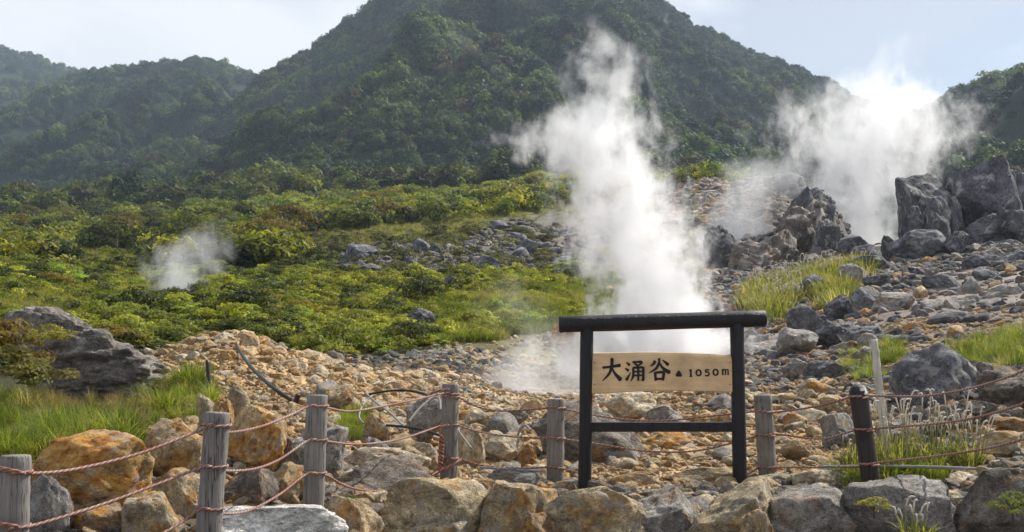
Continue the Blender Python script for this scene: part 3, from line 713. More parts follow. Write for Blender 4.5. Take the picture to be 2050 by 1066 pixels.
FRONT = [
 (70, 865, 302, 1032, 'orange', 'large rust orange boulder with a grey right facet behind the first two posts', 6.9, {}),
 (58, 955, 134, 1100, 'grey', 'grey stone with orange blotches right beside the leftmost post', 6.4, {}),
 (280, 838, 405, 948, 'tan', 'jagged tan boulder with a peaked corner left of the second post', 7.5, {'cuts': 20}),
 (455, 812, 577, 940, 'orange', 'round yellow and orange boulder perched between the second and third posts', 7.9, {'blocky': .0, 'cuts': 7, 'seed': 5}),
 (298, 943, 402, 1090, 'tan', 'rounded tan boulder just left of the second post', 6.9, {'blocky': .2}),
 (130, 1015, 268, 1120, 'brown', 'rust brown boulder at the bottom below the large orange one', 6.5, {}),
 (250, 990, 362, 1120, 'tan', 'grey tan wedge shaped boulder at the bottom edge left of the second post', 6.4, {}),
 (447, 938, 549, 1048, 'umber', 'dark grey and tan stone right of the second post', 7.3, {}),
 (533, 930, 612, 1024, 'tan', 'small tan upright stone left of the third post', 7.5, {}),
 (568, 850, 688, 1002, 'grey', 'tall grey stone behind the third post', 8.2, {'blocky': .3}),
 (446, 1012, 694, 1120, 'white', 'flat whitish boulder lying at the bottom edge right of the second post', 6.5, {'rough': .04, 'depth': 1.2}),
 (636, 1003, 752, 1120, 'tan', 'tan boulder between the whitish one and the widest wall boulder', 6.9, {}),
 (690, 893, 862, 985, 'pale', 'pale tan block behind the dark triangular rock', 9.0, {}),
 (675, 918, 850, 1035, 'umber', 'dark triangular rock right of the third post', 8.1, {'cuts': 22, 'blocky': 0}),
 (763, 958, 998, 1130, 'mossy', 'widest tan boulder of the front wall below the fourth post', 7.2, {'sub': 5}),
 (972, 975, 1108, 1130, 'tan', 'tan grey wall boulder below the fifth post', 7.2, {'sub': 5}),
 (1100, 980, 1274, 1130, 'mossy', 'olive tan wall boulder under the left leg of the sign', 7.1, {'sub': 5}),
 (1272, 985, 1392, 1130, 'grey', 'grey speckled wall boulder under the middle of the sign', 7.2, {'sub': 5}),
 (1375, 966, 1554, 1130, 'mossy', 'large tan and orange wall boulder under the right leg of the sign', 7.1, {'sub': 5}),
 (1548, 986, 1710, 1130, 'grey', 'grey wall boulder right of the sixth post', 7.1, {'sub': 5}),
 (1700, 963, 1905, 1130, 'grey', 'large grey wall boulder under the leaning dark post', 7.0, {'sub': 5}),
 (1895, 946, 2090, 1130, 'umber', 'dark grey wall boulder in the bottom right corner', 6.9, {'sub': 5}),
 (1482, 1030, 1538, 1100, 'tan', 'small tan stone wedged at the bottom between two wall boulders', 6.7, {}),
 (1040, 1035, 1110, 1120, 'brown', 'small brown stone wedged between the wall boulders left of the sign', 6.9, {}),
 (955, 938, 1098, 990, 'grey', 'long flat grey stone between the fourth and fifth posts', 8.8, {}),
 (964, 870, 1048, 932, 'pale', 'yellowish tan stone behind the ropes left of the fifth post', 10.2, {}),
 (1062, 798, 1295, 955, 'umber', 'big dark brown boulder behind the left leg of the sign', 10.3, {'sub': 5}),
 (1210, 784, 1315, 840, 'pale', 'pale pointed boulder seen just below the sign board', 12.4, {'cuts': 18}),
 (1290, 812, 1368, 868, 'grey', 'grey stone right of the pale pointed boulder under the board', 11.8, {}),
 (1284, 862, 1404, 928, 'orange', 'low orange brown boulder below the rail of the sign', 10.9, {}),
 (1198, 946, 1325, 988, 'tan', 'flat tan stone between the legs of the sign near the ground', 8.9, {}),
 (730, 822, 784, 874, 'tan', 'small tan stone inside the hose loop', 10.1, {}),
 (812, 796, 888, 852, 'grey', 'grey stone directly left of the fourth post', 10.9, {}),
 (914, 848, 972, 918, 'pale', 'light tan stone right of the fourth post behind the ropes', 9.9, {}),
 (820, 886, 882, 940, 'pale', 'pale stone left of the foot of the fourth post', 9.3, {}),
 (792, 893, 850, 950, 'tan', 'slanting tan slab behind the dark triangular rock', 9.1, {}),
 (648, 770, 708, 818, 'tan', 'brown tan stone right of the top of the third post', 11.8, {}),
 (1036, 888, 1074, 928, 'brown', 'small brown stone next to the yellowish tan one', 10.0, {}),
 (1338, 935, 1468, 978, 'mossy', 'greenish flat stone left of the right leg of the sign', 8.9, {}),
 (1494, 948, 1592, 990, 'pale', 'pale flat stone behind the foot of the sixth post', 8.7, {}),
 (1586, 940, 1716, 996, 'pale', 'long tan stone right of the sixth post', 8.4, {}),
 (1568, 826, 1618, 862, 'orange', 'small ochre stone on the gravel right of the sixth post', 11.5, {}),
 (1784, 686, 1975, 850, 'slate', 'big dark grey lichen speckled boulder behind the pale leaning pole', 11.4, {'sub': 5, 'blocky': .1}),
 (1948, 863, 2070, 938, 'tan', 'tan block stone at the right edge above the dark corner boulder', 8.9, {}),
 (1965, 742, 2090, 835, 'umber', 'dark brown boulder at the right edge behind the upper ropes', 10.8, {}),
 (1950, 725, 2002, 762, 'grey', 'round grey stone on top of the dark boulders at the right edge', 11.6, {'blocky': 0}),
 (1645, 828, 1718, 922, 'grey', 'grey angular rock left of the leaning dark post', 10.3, {}),
 (1560, 718, 1630, 765, 'grey', 'grey rock above the orange scree right of the sign', None, {}),
 (1612, 722, 1685, 768, 'slate', 'blue grey rock beside the orange scree left of the pale pole', None, {}),
 (458, 772, 500, 815, 'mossy', 'greenish tan stone resting above the round orange boulder', 9.8, {}),
 (428, 798, 472, 820, 'orange', 'small orange slab just behind the top of the second post', 9.2, {}),
 (396, 788, 428, 818, 'pale', 'small pale stone left of the top of the second post', 9.6, {}),
 (1098, 640, 1165, 684, 'brown', 'brown rock at the left end of the sign beam', 30, {}),
 (425, 664, 468, 700, 'pale', 'pale pointed block on the crest of the orange mound', 15.5, {}),
 (478, 668, 520, 716, 'tan', 'tan slab on the crest of the mound beside the black hose', 15.0, {}),
 (436, 700, 486, 742, 'orange', 'orange block on the face of the mound left of the black hose', 14.0, {}),
 (1838, 812, 1920, 880, 'umber', 'dark brown rock between the speckled boulder and the tan block', 10.0, {}),
 (1905, 800, 1990, 862, 'umber', 'dark brown rock just above the tan block at the right', 10.2, {}),
 (1990, 835, 2075, 880, 'brown', 'low brown rock at the right edge just above the tan block', 9.6, {}),
 (1560, 880, 1625, 925, 'tan', 'ochre angular stone on the gravel beside the sixth post', 9.8, {}),
 (1640, 790, 1700, 830, 'tan', 'tan stone on the gravel left of the dark post top', 12.2, {}),
 (1420, 820, 1470, 862, 'tan', 'tan stone seen through the sign above its rail', 11.6, {}),
 (1118, 960, 1168, 1000, 'grey', 'grey stone between the fifth post and the left leg of the sign', 8.8, {}),
 (540, 872, 600, 930, 'umber', 'dark gap stone under the round orange boulder', 8.0, {}),
 (386, 1040, 450, 1110, 'tan', 'tan stone at the bottom edge behind the second post', 6.5, {}),
 (1000, 818, 1058, 856, 'grey', 'grey stone at the brink of the steaming hollow', 12.6, {}),
 (930, 820, 985, 858, 'pale', 'pale stone at the brink of the steaming hollow right of the fourth post', 12.6, {}),
]
for x0, y0, x1, y1, tone, lab, Y, kw in FRONT:
    kw = dict(kw); kw.setdefault('seed', int(x0*7+y0*13) % 9973)
    if y1 > 1000 and 'wall boulder' not in lab: x0 -= 8; x1 += 8; y0 -= 4
    if 'wall boulder' in lab: x0 -= 14; x1 += 14; y0 -= 10; kw = dict(kw, blocky=.75, cuts=18)
    boulder(x0, y0, x1, y1, tone, lab, Y, **kw)
boulder(5, 610, 345, 850, 'ash', 'huge grey striated rock hump above the tall grass at the left', 12.8, seed=78, sub=6, cuts=9, rough=.07, blocky=0., striate=.085, depth=.7, lean=-.42)
CRAG = [
 (1898, 316, 2062, 520, 'slate', 'tallest slanting grey block of the rock outcrop at the right', 51, {'cuts': 4, 'sub': 6, 'depth': 1, 'blocky': 1.1, 'lean': -.12, 'rough': .035}),
 (1793, 341, 1908, 470, 'dark', 'black flat topped block left of the tallest block of the outcrop', 51.5, {'cuts': 3, 'blocky': 1.15, 'sub': 6, 'rough': .04}),
 (1990, 345, 2110, 520, 'slate', 'grey block at the right edge behind the tallest block', 53, {'sub': 5, 'blocky': .9, 'cuts': 7}),
 (1802, 412, 1862, 480, 'slate', 'grey rounded block at the foot of the black flat topped block', 49.5, {}),
 (1848, 392, 1906, 440, 'slate', 'small knobbly rock wedged in front of the black block', 49.6, {}),
 (1850, 424, 1902, 474, 'dark', 'dark rock between the rounded boulder and the black block', 49.2, {}),
 (1925, 425, 2060, 520, 'slate', 'broad cracked block below the tallest block', 49.3, {'sub': 5, 'cuts': 9, 'blocky': .8}),
 (1778, 461, 1924, 548, 'slate', 'big rounded grey boulder at the foot of the rock outcrop', 47.3, {'blocky': .1, 'sub': 5}),
 (1776, 536, 1930, 590, 'slate', 'long flat grey slab below the big rounded boulder', 43, {'sub': 5}),
 (1668, 470, 1740, 520, 'slate', 'wedge shaped grey rock against the right steam cloud', 51, {}),
 (1762, 472, 1790, 498, 'dark', 'small dark stone standing against the right steam cloud', 50, {}),
 (1892, 463, 1940, 505, 'slate', 'squarish grey rock between the rounded boulder and the cracked block', 46.6, {}),
 (1966, 493, 2010, 524, 'grey', 'pale grey stone below the cracked block', 43.5, {}),
 (2006, 500, 2070, 545, 'slate', 'grey rock at the right edge below the cracked block', 42.5, {}),
 (1677, 528, 1735, 572, 'grey', 'pale grey angular rock right of the plumed grass', 41, {}),
 (1698, 512, 1795, 552, 'slate', 'dark slab left of the big rounded boulder', 44.5, {}),
 (1600, 548, 1650, 590, 'slate', 'small dark rock inside the plumed grass patch', 37, {}),
 (1846, 590, 1962, 645, 'grey', 'large flat lying rock on the pinkish slope at the right', 26, {}),
 (1745, 584, 1830, 632, 'grey', 'leaning flat slab on the slope left of the large flat rock', 27.5, {}),
 (1700, 575, 1762, 620, 'slate', 'grey slab below the plumed grass patch', 29, {}),
 (1960, 570, 2062, 622, 'grey', 'low grey slab at the right edge of the pinkish slope', 26.5, {}),
 (1795, 646, 1860, 686, 'orange', 'single yellow orange rock among the grey rocks on the right slope', 19.5, {}),
 (1570, 610, 1645, 655, 'slate', 'blue grey rock right above the end of the sign beam', 25, {}),
 (1555, 655, 1640, 705, 'grey', 'rounded grey rock beside the right end of the sign beam', 20.5, {}),
 (1630, 640, 1715, 690, 'slate', 'rounded blue grey rock in the heap right of the sign', 21, {}),
 (1690, 652, 1765, 705, 'slate', 'dark grey rock in the heap above the pale pole', 20, {}),
 (798, 618, 874, 656, 'dark', 'black rock lying in the bright grass of the slope', 32, {}),
 (768, 648, 812, 684, 'dark', 'small black rock below the one in the bright grass', 29, {}),
 (888, 552, 918, 578, 'dark', 'single black stone in the green slope below the rock band', 46, {}),
 (688, 488, 760, 540, 'slate', 'pale topped grey rock at the left end of the dark rock band', 58, {}),
 (806, 508, 840, 556, 'dark', 'upright dark block in the middle of the rock band', 57, {}),
 (940, 510, 1002, 550, 'slate', 'largest grey boulder at the right of the rock band', 57, {}),
 (978, 440, 1024, 468, 'slate', 'lone grey rock high on the grassy slope', 80, {}),
 (1412, 450, 1512, 600, 'dark', 'dark craggy rock tower beside the tall steam column', 57, {'rough': .13, 'cuts': 8, 'sub': 5, 'blocky': .2}),
 (1478, 505, 1562, 590, 'umber', 'lowest jagged rock at the left foot of the craggy ridge', 55, {'rough': .1, 'cuts': 22, 'sub': 5, 'blocky': .1}),
 (1508, 458, 1598, 575, 'ridge', 'brown jagged rock low on the craggy ridge beside the plumed grass', 57, {'rough': .1, 'cuts': 22, 'sub': 5, 'blocky': .1, 'lean': .3}),
 (1540, 412, 1632, 545, 'ridge', 'steep jagged rock halfway up the craggy ridge', 60, {'rough': .1, 'cuts': 22, 'sub': 5, 'blocky': .1, 'lean': .35}),
 (1572, 372, 1672, 520, 'dark', 'dark jagged crest of the craggy ridge beside the right steam cloud', 63, {'rough': .1, 'cuts': 22, 'sub': 5, 'blocky': .2, 'lean': .25}),
 (1625, 440, 1680, 535, 'dark', 'dark rock at the right foot of the craggy ridge against the steam', 59, {'rough': .1, 'cuts': 20, 'sub': 5}),
 (1530, 345, 1620, 420, 'dark', 'topmost craggy rock of the ridge between the steam clouds', 84, {'rough': .08, 'cuts': 8, 'sub': 5, 'blocky': 0}),
 (1455, 480, 1560, 580, 'umber', 'low craggy shoulder under the dark rock tower', 54, {'rough': .12, 'cuts': 8, 'sub': 5, 'blocky': 0}),
 (1930, 505, 2010, 560, 'crag', 'angular dark grey rock right of the long flat slab', 41, {}),
 (1995, 530, 2075, 585, 'crag', 'dark grey rock at the right edge below the outcrop', 38, {}),
 (1725, 548, 1790, 592, 'crag', 'dark grey wedge rock just left of the long flat slab', 39, {}),
 (1790, 582, 1850, 618, 'crag', 'dark rock right under the long flat slab', 33, {}),
 (1925, 556, 1985, 592, 'slate', 'grey blocky rock right of the end of the long flat slab', 36, {}),
 (1650, 590, 1712, 632, 'crag', 'dark rock at the lower right tip of the plumed grass patch', 28, {}),
 (1700, 488, 1768, 530, 'crag', 'dark rock between the wedge shaped rock and the big rounded boulder', 47, {}),
 (1880, 395, 1930, 470, 'crag', 'dark block standing before the cleft of the outcrop', 50, {'blocky': .8}),
 (2000, 420, 2070, 500, 'crag', 'dark cracked block at the right edge beside the tallest block', 48.5, {'blocky': .8}),
 (1880, 350, 1945, 500, 'dark', 'dark rock filling the cleft between the black block and the tallest block', 52.6, {'blocky': .9, 'cuts': 6}),
]
for x0, y0, x1, y1, tone, lab, Y, kw in CRAG: boulder(x0, y0, x1, y1, 'crag' if tone == 'slate' and Y and Y > 44 else tone, lab, Y, **kw)

STONES = [rock_mesh(600+i, 3, 12, .06, .6) for i in range(12)]
PEB = [rock_mesh(650+i, 2, 9, .05, .6, False) for i in range(8)]
def loose_rocks():
    rng = np.random.RandomState(44); n = 0
    zones = [
     # (n, px0, px1, Y0, Y1, polygon, size px range, tones, label, group)
     (70, 640, 1180, 50, 85, BAND, (14, 44), ['dark', 'crag', 'dark', 'slate'], '%s in the dark rock band across the green slope', 'rocks of the dark band on the slope'),
     (75, 1480, 2100, 14, 48, [(1540, 640), (1500, 740), (1740, 740), (1800, 690), (2060, 690), (2060, 560), (1700, 560), (1560, 610)], (18, 56), ['slate', 'grey', 'slate', 'grey', 'tan'], '%s on the slope right of the sign', 'rocks on the right slope'),
     (50, 1400, 1700, 48, 82, [(1400, 560), (1420, 440), (1560, 350), (1680, 400), (1690, 520), (1560, 590)], (12, 34), ['dark', 'slate', 'umber'], '%s on the craggy ridge between the two steam clouds', 'rocks on the craggy ridge'),
     (34, 600, 1050, 18, 30, [(620, 700), (900, 680), (1050, 680), (1000, 730), (800, 770), (640, 760)], (12, 30), ['slate', 'grey', 'umber', 'tan'], '%s along the edge between gravel and grass', 'rocks along the grass edge'),
     (69, 640, 1700, 9, 15, [(640, 780), (1700, 780), (1700, 950), (1560, 950), (900, 950), (640, 900)], (22, 66), ['tan', 'orange', 'grey', 'pale', 'pale'], '%s on the gravel behind the rope fence', 'stones on the gravel behind the fence')]
    for cnt, a, b, y0, y1, poly, (s0, s1), tones, lab, grp in zones:
        x, Y, z, qx, qy = sample(cnt*60, a, b, y0, y1, rng); ok = np.nonzero(inpoly(qx, qy, poly))[0]; kept = []
        for i in ok:
            s = rng.uniform(s0, s1)**1.0
            if rng.uniform() < .5: s = s0+(s-s0)*.5
            r = s*mpp(Y[i])/2
            if not nearest_ok(x[i], Y[i], r, kept, .6): continue
            kept.append((x[i], Y[i], r))
            tone = tones[rng.randint(len(tones))]; t, st = TONES[tone]
            o = link('rock', STONES[rng.randint(12)], None, (x[i], Y[i], z[i]+r*.25), (rng.uniform(-.4, .4), rng.uniform(-.4, .4), rng.uniform(0, 6.28)),
                     (r*rng.uniform(.9, 1.5), r*rng.uniform(.8, 1.1), r*rng.uniform(.55, .95)))
            wd = {'crag': 'dark grey rock', 'dark': 'black rock', 'slate': 'blue grey rock', 'grey': 'light grey rock', 'tan': 'tan rock', 'umber': 'dark brown rock', 'orange': 'orange stone', 'pale': 'pale tan stone', 'brown': 'brown stone'}[tone]
            sz = 'larger' if s > (s0+s1)/2 else 'small'
            tag(o, sz+' '+wd+' '+place_words(qx[i], qy[i]), 'rock', grp, tint=np.array(t)*rng.uniform(.8, 1.2), stain=st)
            n += 1
            if len(kept) >= cnt: break
    print('rocks', n)
    # scree, nobody could count it
    TONES['sand'] = ((.74, .52, .28), .12); TONES['ochre'] = ((.68, .46, .20), .4)
    T = []; PT = []; S = []; ST = []
    def add(cnt, a, b, y0, y1, f, s0, s1, tones, pw=2.5):
        x, Y, z, qx, qy = sample(cnt, a, b, y0, y1, rng); k = f(qx, qy, Y)
        x, Y, z = x[k], Y[k], z[k]; m = len(x)
        s = (s0+(s1-s0)*rng.uniform(0, 1, m)**pw)*mpp(Y)/2
        w = np.array([TONES[t][0] for t in tones]); ws = np.array([TONES[t][1] for t in tones]); j = rng.randint(0, len(tones), m)
        PT.append(np.stack([x, Y, z+s*.2], -1)); S.append(np.stack([s*rng.uniform(.9, 1.5, m), s*rng.uniform(.8, 1.2, m), s*rng.uniform(.5, .9, m)], -1))
        T.append(w[j]*rng.uniform(.75, 1.3, (m, 1))); ST.append(ws[j])
    nog = lambda qx, qy, Y: ~inpoly(qx, qy, GREEN)
    warm = ['sand', 'ochre', 'tan', 'pale', 'sand', 'orange', 'pale', 'sand']
    add(26000, 280, 1800, 7.2, 21, lambda qx, qy, Y: nog(qx, qy, Y) & (qy < 1010) & ((qx < 1500) | (Y < 15)) & ~inpoly(qx, qy, [(880, 700), (1180, 680), (1180, 830), (900, 810)]), 3, 30, warm, 7)
    add(8000, 1380, 2300, 13, 50, lambda qx, qy, Y: nog(qx, qy, Y) & ~(inpoly(qx, qy, [(1780, 620), (1900, 560), (2300, 540), (2300, 660), (2000, 670), (1850, 740), (1700, 740)]) & (rng.uniform(size=len(qx)) < .75)), 3, 26, ['slate', 'slate', 'grey', 'umber', 'umber', 'brown', 'crag'], 2.5)
    add(9000, 1330, 1720, 74, 125, lambda qx, qy, Y: (qy < 470), 3, 20, ['grey', 'umber', 'brown', 'ridge', 'umber'], 2)
    add(9000, 2050, 3000, 5.5, 18, lambda qx, qy, Y: qx > 2060, 3, 36, ['umber', 'grey', 'tan', 'slate', 'brown'], 2)
    add(5000, 1170, 1520, 27, 125, lambda qx, qy, Y: Y > 0, 3, 24, ['dark', 'slate', 'umber', 'brown', 'grey'], 2)
    add(1500, 600, 2050, 7.6, 8.6, lambda qx, qy, Y: qy > 940, 10, 50, ['tan', 'umber', 'grey', 'pale', 'tan'], 2)
    add(42000, 280, 2100, 7.4, 24, nog, 2, 9, warm, 1)
    add(5000, 1690, 2300, 7.5, 14, lambda qx, qy, Y: qy > 700, 4, 40, ['umber', 'grey', 'tan', 'slate', 'brown'], 3)
    add(3000, 850, 1500, 16, 34, nog, 3, 20, ['pale', 'tan', 'grey'], 2.5)
    add(9000, 1330, 2300, 42, 76, nog, 4, 20, ['dark', 'slate', 'grey', 'umber'], 2)
    add(4200, 560, 1300, 44, 92, lambda qx, qy, Y: inpoly(qx, qy, BAND) | (rng.uniform(size=len(qx)) < .04), 4, 20, ['dark', 'crag', 'slate', 'umber'], 2)
    add(1600, 560, 1150, 17, 27, lambda qx, qy, Y: (qy > 650) & (qy < 745), 4, 24, ['dark', 'slate', 'grey', 'tan'], 2)
    add(1500, 0, 700, 6.2, 9.5, lambda qx, qy, Y: qy > 830, 6, 40, ['tan', 'umber', 'grey', 'brown'], 2)
    pts = np.concatenate(PT); m = len(pts)
    o = scatter('scree', pts, rng.uniform(0, 6.28, m), np.concatenate(S), rng.randint(0, 8, m), np.concatenate(T), PEB, np.concatenate(ST), rng.uniform(-.5, .5, (m, 2)))
    tag(o, 'loose orange, tan and grey stones covering the volcanic ground', 'scree')
    print('scree', m)
loose_rocks()

# ================================================================== SIGN
def wood_material(name, c1, c2, sx=30, sz=2, rough=.8, crack=1.):
    m, N, L, bs = mat(name); tc = N.new('ShaderNodeTexCoord'); mp = N.new('ShaderNodeMapping'); oi = N.new('ShaderNodeObjectInfo')
    mp.inputs['Scale'].default_value = (sx, sx, sz); L.new(tc.outputs['Object'], mp.inputs[0])
    n = noise(N, L, mp.outputs[0], 1.3, 8, .65, .3); n2 = noise(N, L, tc.outputs['Object'], 5, 4, .6)
    c = mix(N, L, n, c1, c2); c = mix(N, L, .7, c, ramp(N, L, n2, [(.3, .6), (.7, 1.35)]), 'MULTIPLY')
    L.new(c, bs.inputs['Base Color']); bs.inputs['Roughness'].default_value = rough
    mp.inputs['Location'].default_value = (0, 0, 0)
    c3 = N.new('ShaderNodeCombineXYZ'); L.new(mth(N, L, 'MULTIPLY', oi.outputs['Random'], 60.), c3.inputs[0]); L.new(c3.outputs[0], mp.inputs['Location'])
    mp2 = N.new('ShaderNodeMapping'); mp2.inputs['Scale'].default_value = (sx*.6, sx*.6, sz*.45); L.new(tc.outputs['Object'], mp2.inputs[0]); L.new(c3.outputs[0], mp2.inputs['Location'])
    ck = noise(N, L, mp2.outputs[0], 1.1, 3, .5, .2); ck = ramp(N, L, mth(N, L, 'ABSOLUTE', mth(N, L, 'SUBTRACT', ck, .5)), [(.0, .22), (.018, 1.)])
    c = mix(N, L, crack, c, ck, 'MULTIPLY'); L.new(c, bs.inputs['Base Color'])
    bump(N, L, mth(N, L, 'ADD', n, mth(N, L, 'MULTIPLY', ck, crack)), bs, .7, .006); return m
GREYW = wood_material('weathered_grey_wood', (.05, .045, .042), (.34, .315, .29), 55, 2.5)
DARKW = wood_material('dark_brown_wood', (.012, .009, .008), (.045, .030, .024), rough=.6)
BLACKW = wood_material('black_painted_wood', (.004, .0035, .006), (.010, .008, .011), rough=.62)
BOARDW = wood_material('varnished_board', (.52, .34, .17), (.74, .54, .31), 2, 30, .6, 0.)
INK = simple('black_ink', (.008, .007, .007), .7, .2)
ROPE_M = simple('faded_red_rope', (.36, .15, .105), .85, .35, 40)

def rope_material():
    m, N, L, bs = mat('twisted_rope')
    uv = attr(N, 'twist', 'GEOMETRY').outputs['Fac']
    s = mth(N, L, 'SINE', uv); s = mth(N, L, 'ADD', mth(N, L, 'MULTIPLY', s, .5), .5)
    tc = N.new('ShaderNodeTexCoord'); n = noise(N, L, tc.outputs['Object'], 3., 5)
    c = mix(N, L, ramp(N, L, n, [(.4, 0), (.65, 1)]), (.34, .16, .115), (.46, .32, .27))
    c = mix(N, L, mth(N, L, 'MULTIPLY', mth(N, L, 'SUBTRACT', 1., s), .75), c, (.10, .04, .03))
    L.new(c, bs.inputs['Base Color']); bs.inputs['Roughness'].default_value = .85
    bump(N, L, s, bs, .8, .004); return m
ROPE = rope_material()
def rope_mesh(pts, r, n=10, name='rope'):
    V, F = tube_arrays(pts, r, n); me = poly_mesh(name, [(V, F)], ROPE)
    a = me.attributes.new('twist', 'FLOAT', 'POINT'); L_ = 0; vals = []
    for i, p in enumerate(pts):
        if i: L_ += (Vector(p)-Vector(pts[i-1])).length
        for k in range(n): vals.append(L_/(r*1.7)*2+math.tau*(k if k <= n/2 else k)/n*2)
    vals += [0]*(len(V)-len(vals)); a.data.foreach_set('value', vals); return me

def stroke(pts, ws, n=7):
    "brush stroke as a flat outline: list of left/right points"
    P3 = [Vector((x, y, w)) for (x, y), w in zip(pts, ws)]; S = spline(P3, n) if len(P3) > 2 else [P3[0].lerp(P3[1], t/n) for t in range(n+1)]
    Lp = []; Rp = []
    for i, s in enumerate(S):
        d = (S[min(i+1, len(S)-1)]-S[max(i-1, 0)]).to_2d()
        if d.length < 1e-6: d = Vector((1, 0))
        d.normalize(); nrm = Vector((-d.y, d.x)); w = max(s.z*1.22, .4)/2
        c = s.to_2d(); Lp.append(c+nrm*w); Rp.append(c-nrm*w)
    # round ends
    a = S[0].to_2d(); b = S[-1].to_2d(); d0 = (S[0]-S[1]).to_2d(); d1 = (S[-1]-S[-2]).to_2d()
    if d0.length > 0: a = a+d0.normalized()*ws[0]*.35
    if d1.length > 0: b = b+d1.normalized()*ws[-1]*.35
    return [a]+Lp+[b]+Rp[::-1]
GLYPHS = {
 'big': [([(8, 60), (45, 64), (90, 70)], [9, 9, 13]), ([(52, 99), (50, 66), (38, 34), (6, 2)], [13, 12, 10, 3]), ([(50, 64), (64, 36), (92, 8)], [5, 10, 17])],
 'spring': [([(8, 90), (22, 79)], [6, 12]), ([(2, 63), (16, 53)], [6, 12]), ([(6, 10), (14, 22), (28, 44)], [13, 9, 3]),
            ([(38, 92), (60, 93), (82, 94)], [8, 8, 10]), ([(84, 93), (76, 83), (62, 75)], [10, 8, 4]), ([(46, 86), (66, 74)], [6, 10]),
            ([(40, 66), (40, 30), (28, 3)], [9, 10, 3]), ([(40, 66), (88, 68)], [9, 9]), ([(90, 68), (90, 30), (90, 8)], [11, 11, 11]), ([(92, 8), (78, 10)], [10, 4]),
            ([(44, 48), (86, 49)], [7, 7]), ([(42, 30), (86, 31)], [7, 7]), ([(65, 67), (65, 36), (65, 6)], [10, 10, 8])],
 'valley': [([(30, 88), (24, 76), (8, 66)], [12, 10, 4]), ([(66, 92), (80, 82), (92, 72)], [5, 9, 14]), ([(50, 99), (50, 80)], [10, 8]),
            ([(50, 82), (36, 56), (2, 36)], [10, 10, 3]), ([(52, 80), (68, 56), (98, 38)], [6, 11, 16]),
            ([(30, 38), (33, 3)], [11, 10]), ([(32, 37), (72, 40)], [9, 10]), ([(72, 39), (67, 4)], [12, 10]), ([(34, 9), (68, 10)], [8, 8])],
 'peak': [([(50, 78), (20, 12)], [18, 22]), ([(50, 78), (80, 12)], [18, 22]), ([(20, 12), (80, 12)], [24, 24]), ([(50, 50), (50, 20)], [30, 40])],
 '1': [([(30, 74), (52, 92)], [10, 14]), ([(54, 92), (54, 8)], [24, 24]), ([(32, 8), (76, 8)], [12, 12])],
 '0': [([(50, 90), (20, 72), (16, 50), (20, 26), (50, 8)], [16, 20, 22, 20, 16]), ([(50, 90), (80, 72), (84, 50), (80, 26), (50, 8)], [16, 20, 22, 20, 16])],
 '5': [([(82, 88), (30, 88)], [16, 16]), ([(28, 90), (24, 54)], [18, 14]), ([(24, 56), (60, 60), (80, 38), (66, 12), (20, 12)], [14, 16, 20, 18, 16])],
 'm': [([(12, 88), (12, 8)], [20, 20]), ([(14, 84), (44, 84), (50, 70), (50, 8)], [14, 14, 16, 16]), ([(52, 80), (80, 84), (88, 68), (88, 8)], [12, 14, 16, 18])]}
def lettering(parent, y, place):
    "raised black characters on the front of the board"
    bm = bmesh.new(); q = 0
    for g, x0, z0, w, h in place:
        for pts, ws in GLYPHS[g]:
            out = stroke(pts, ws); yy = y-.0022-.00025*(q % 9); q += 1
            f = [bm.verts.new((x0+p.x/100*w, yy, z0+p.y/100*h)) for p in out]; b = [bm.verts.new((v.co.x, y+.001, v.co.z)) for v in f]
            n = len(f)
            # fan strip between the two sides
            k = (n-2)//2; L_ = f[1:1+k]; R_ = f[2+k:][::-1]
            bm.faces.new((f[0], L_[0], R_[0])); bm.faces.new((f[1+k], R_[-1], L_[-1]))
            for i in range(k-1): bm.faces.new((L_[i], L_[i+1], R_[i+1], R_[i]))
            for i in range(n): bm.faces.new((f[i], f[(i+1) % n], b[(i+1) % n], b[i]))
    bmesh.ops.recalc_face_normals(bm, faces=bm.faces)
    me = bpy.data.meshes.new('lettering'); bm.to_mesh(me); bm.free(); me.materials.append(INK)
    return link('lettering', me, parent)
